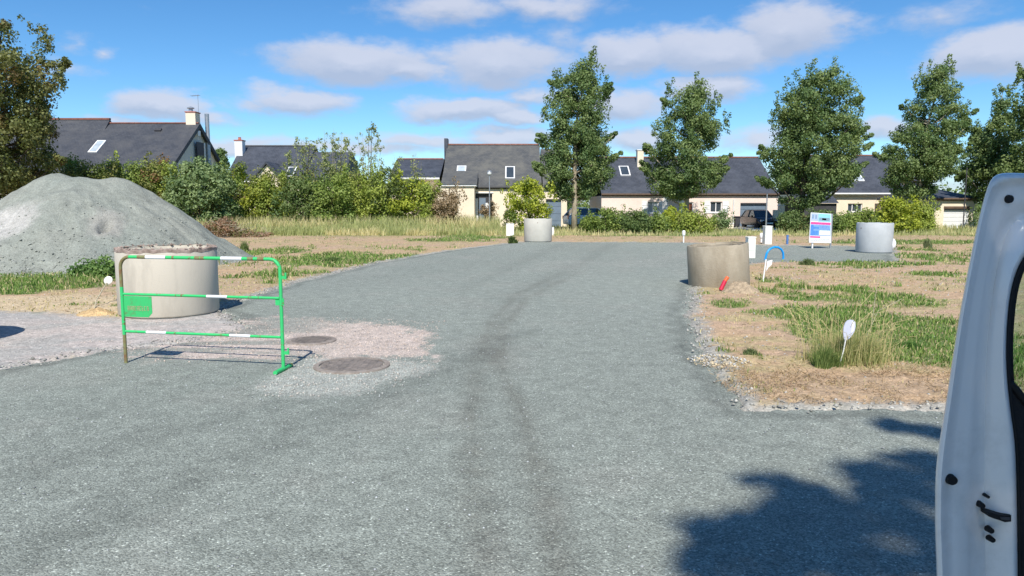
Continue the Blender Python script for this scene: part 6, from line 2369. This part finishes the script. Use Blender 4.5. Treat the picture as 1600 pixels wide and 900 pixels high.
def dark_hole_disc(px, py, rx, ry, label=None, name='screw_hole', d=.0, m='rubber_and_hole_black'):  # black disc on the surface, painting the shade inside a hole
    c = atY(px, py, VY + d)
    k = VY / FPX
    b = MB()
    pts = [c + Vector((rx * k * math.cos(a), 0, ry * k * math.sin(a))) for a in [i * 2 * math.pi / 20 for i in range(20)]]
    pts2 = [c + Vector((rx * .8 * k * math.cos(a), -.0012, ry * .8 * k * math.sin(a))) for a in [i * 2 * math.pi / 20 for i in range(20)]]
    b.add([p + Vector((0, .01, 0)) for p in pts] + pts2, [tuple(range(20)), tuple(range(20, 40))] + [(i, (i + 1) % 20, 20 + (i + 1) % 20, 20 + i) for i in range(20)])
    return b.build(name, M[m], df)


dark_hole_disc(1578, 311, 7, 7.5, d=.004)
dark_hole_disc(1488, 751, 10.5, 9, d=-.001)
dark_hole_disc(1544, 776.5, 3, 3, d=.009)
dark_hole_disc(1535, 790.5, 5.5, 5.5, d=.009)
dark_hole_disc(1549, 829.5, 5.5, 5.5, d=.006)
dark_hole_disc(1551, 844, 5.5, 5, d=.006)
c_ = [(1544, 802), (1552, 802), (1560, 804.5), (1572, 806), (1580, 805), (1580, 815), (1570, 816), (1562, 813), (1552, 810), (1545, 807)]
lt = MB().prism([atY(x, y, VY - .0025) for x, y in c_], (0, .02, 0)).build('latch_slot', M['rubber_and_hole_black'], df)  # solid black shape stands in for the shade inside the slot
MB().prism([atY(x, y, VY - .004) for x, y in ((1563, 808), (1578, 808.5), (1578, 813), (1565, 812))], (0, .002, 0)).build('latch_pawl', M['lead'], lt)

# the van body stands to the right of the frame, heading the way the camera looks
vx0, vx1 = 1.66, 3.40


def side(poly, y_off=0):
    return [(vx0, y, z) for y, z in poly]


body_prof = [(-2.6, .35), (-2.6, 1.80), (-2.4, 1.88), (.55, 1.88), (.75, 1.84), (1.42, 1.16), (2.15, .98), (2.28, .80), (2.30, .34), (1.95, .28), (-2.3, .28)]
MB().prism([(vx0 + .03, y, z) for y, z in body_prof], (vx1 - vx0 - .06, 0, 0)).build('body', M['door_paint'], van)
MB().prism([(vx0 + .10, y, z) for y, z in ((.735, 1.80), (1.445, 1.15), (1.455, 1.165), (.75, 1.825))], (vx1 - vx0 - .2, 0, 0)).build('windscreen', M['car_glass'], van)
MB().prism([(vx0 + .012, y, z) for y, z in ((-.1, .38), (-.1, 1.80), (.58, 1.80), (1.25, 1.14), (1.25, .5), (1.05, .38))], (.016, 0, 0)).build('door_opening', M['black_trim'], van)
MB().box(vx0 + .1, vx1 - .1, 2.30, 2.36, .34, .62).build('bumper', M['black_trim'], van)
for x in (vx0 + .12, vx1 - .42):
    MB().box(x, x + .3, 2.20, 2.31, .68, .86).build('headlight', M['lamp_clear'], van)
for (x, s) in ((vx0 + .06, -1), (vx1 - .06, 1)):
    for y in (-1.75, 1.55):
        w = MB().lathe((x, y, .32), [(.05, -.10), (.24, -.11), (.31, -.09), (.325, -.05), (.325, .05), (.31, .09), (.24, .11), (.05, .10)], 28, Matrix.Rotation(math.pi / 2, 4, 'Y'), cap0=True, cap1=True).build('wheel', M['tyre'], van, smooth=True, sharp=40)
        MB().lathe((x + s * .105, y, .32), [(.01, .02), (.11, .012), (.20, .02), (.21, -.01)], 24, Matrix.Rotation(s * math.pi / 2, 4, 'Y'), cap0=True).build('rim', M['rim_metal'], w, smooth=True, sharp=40)
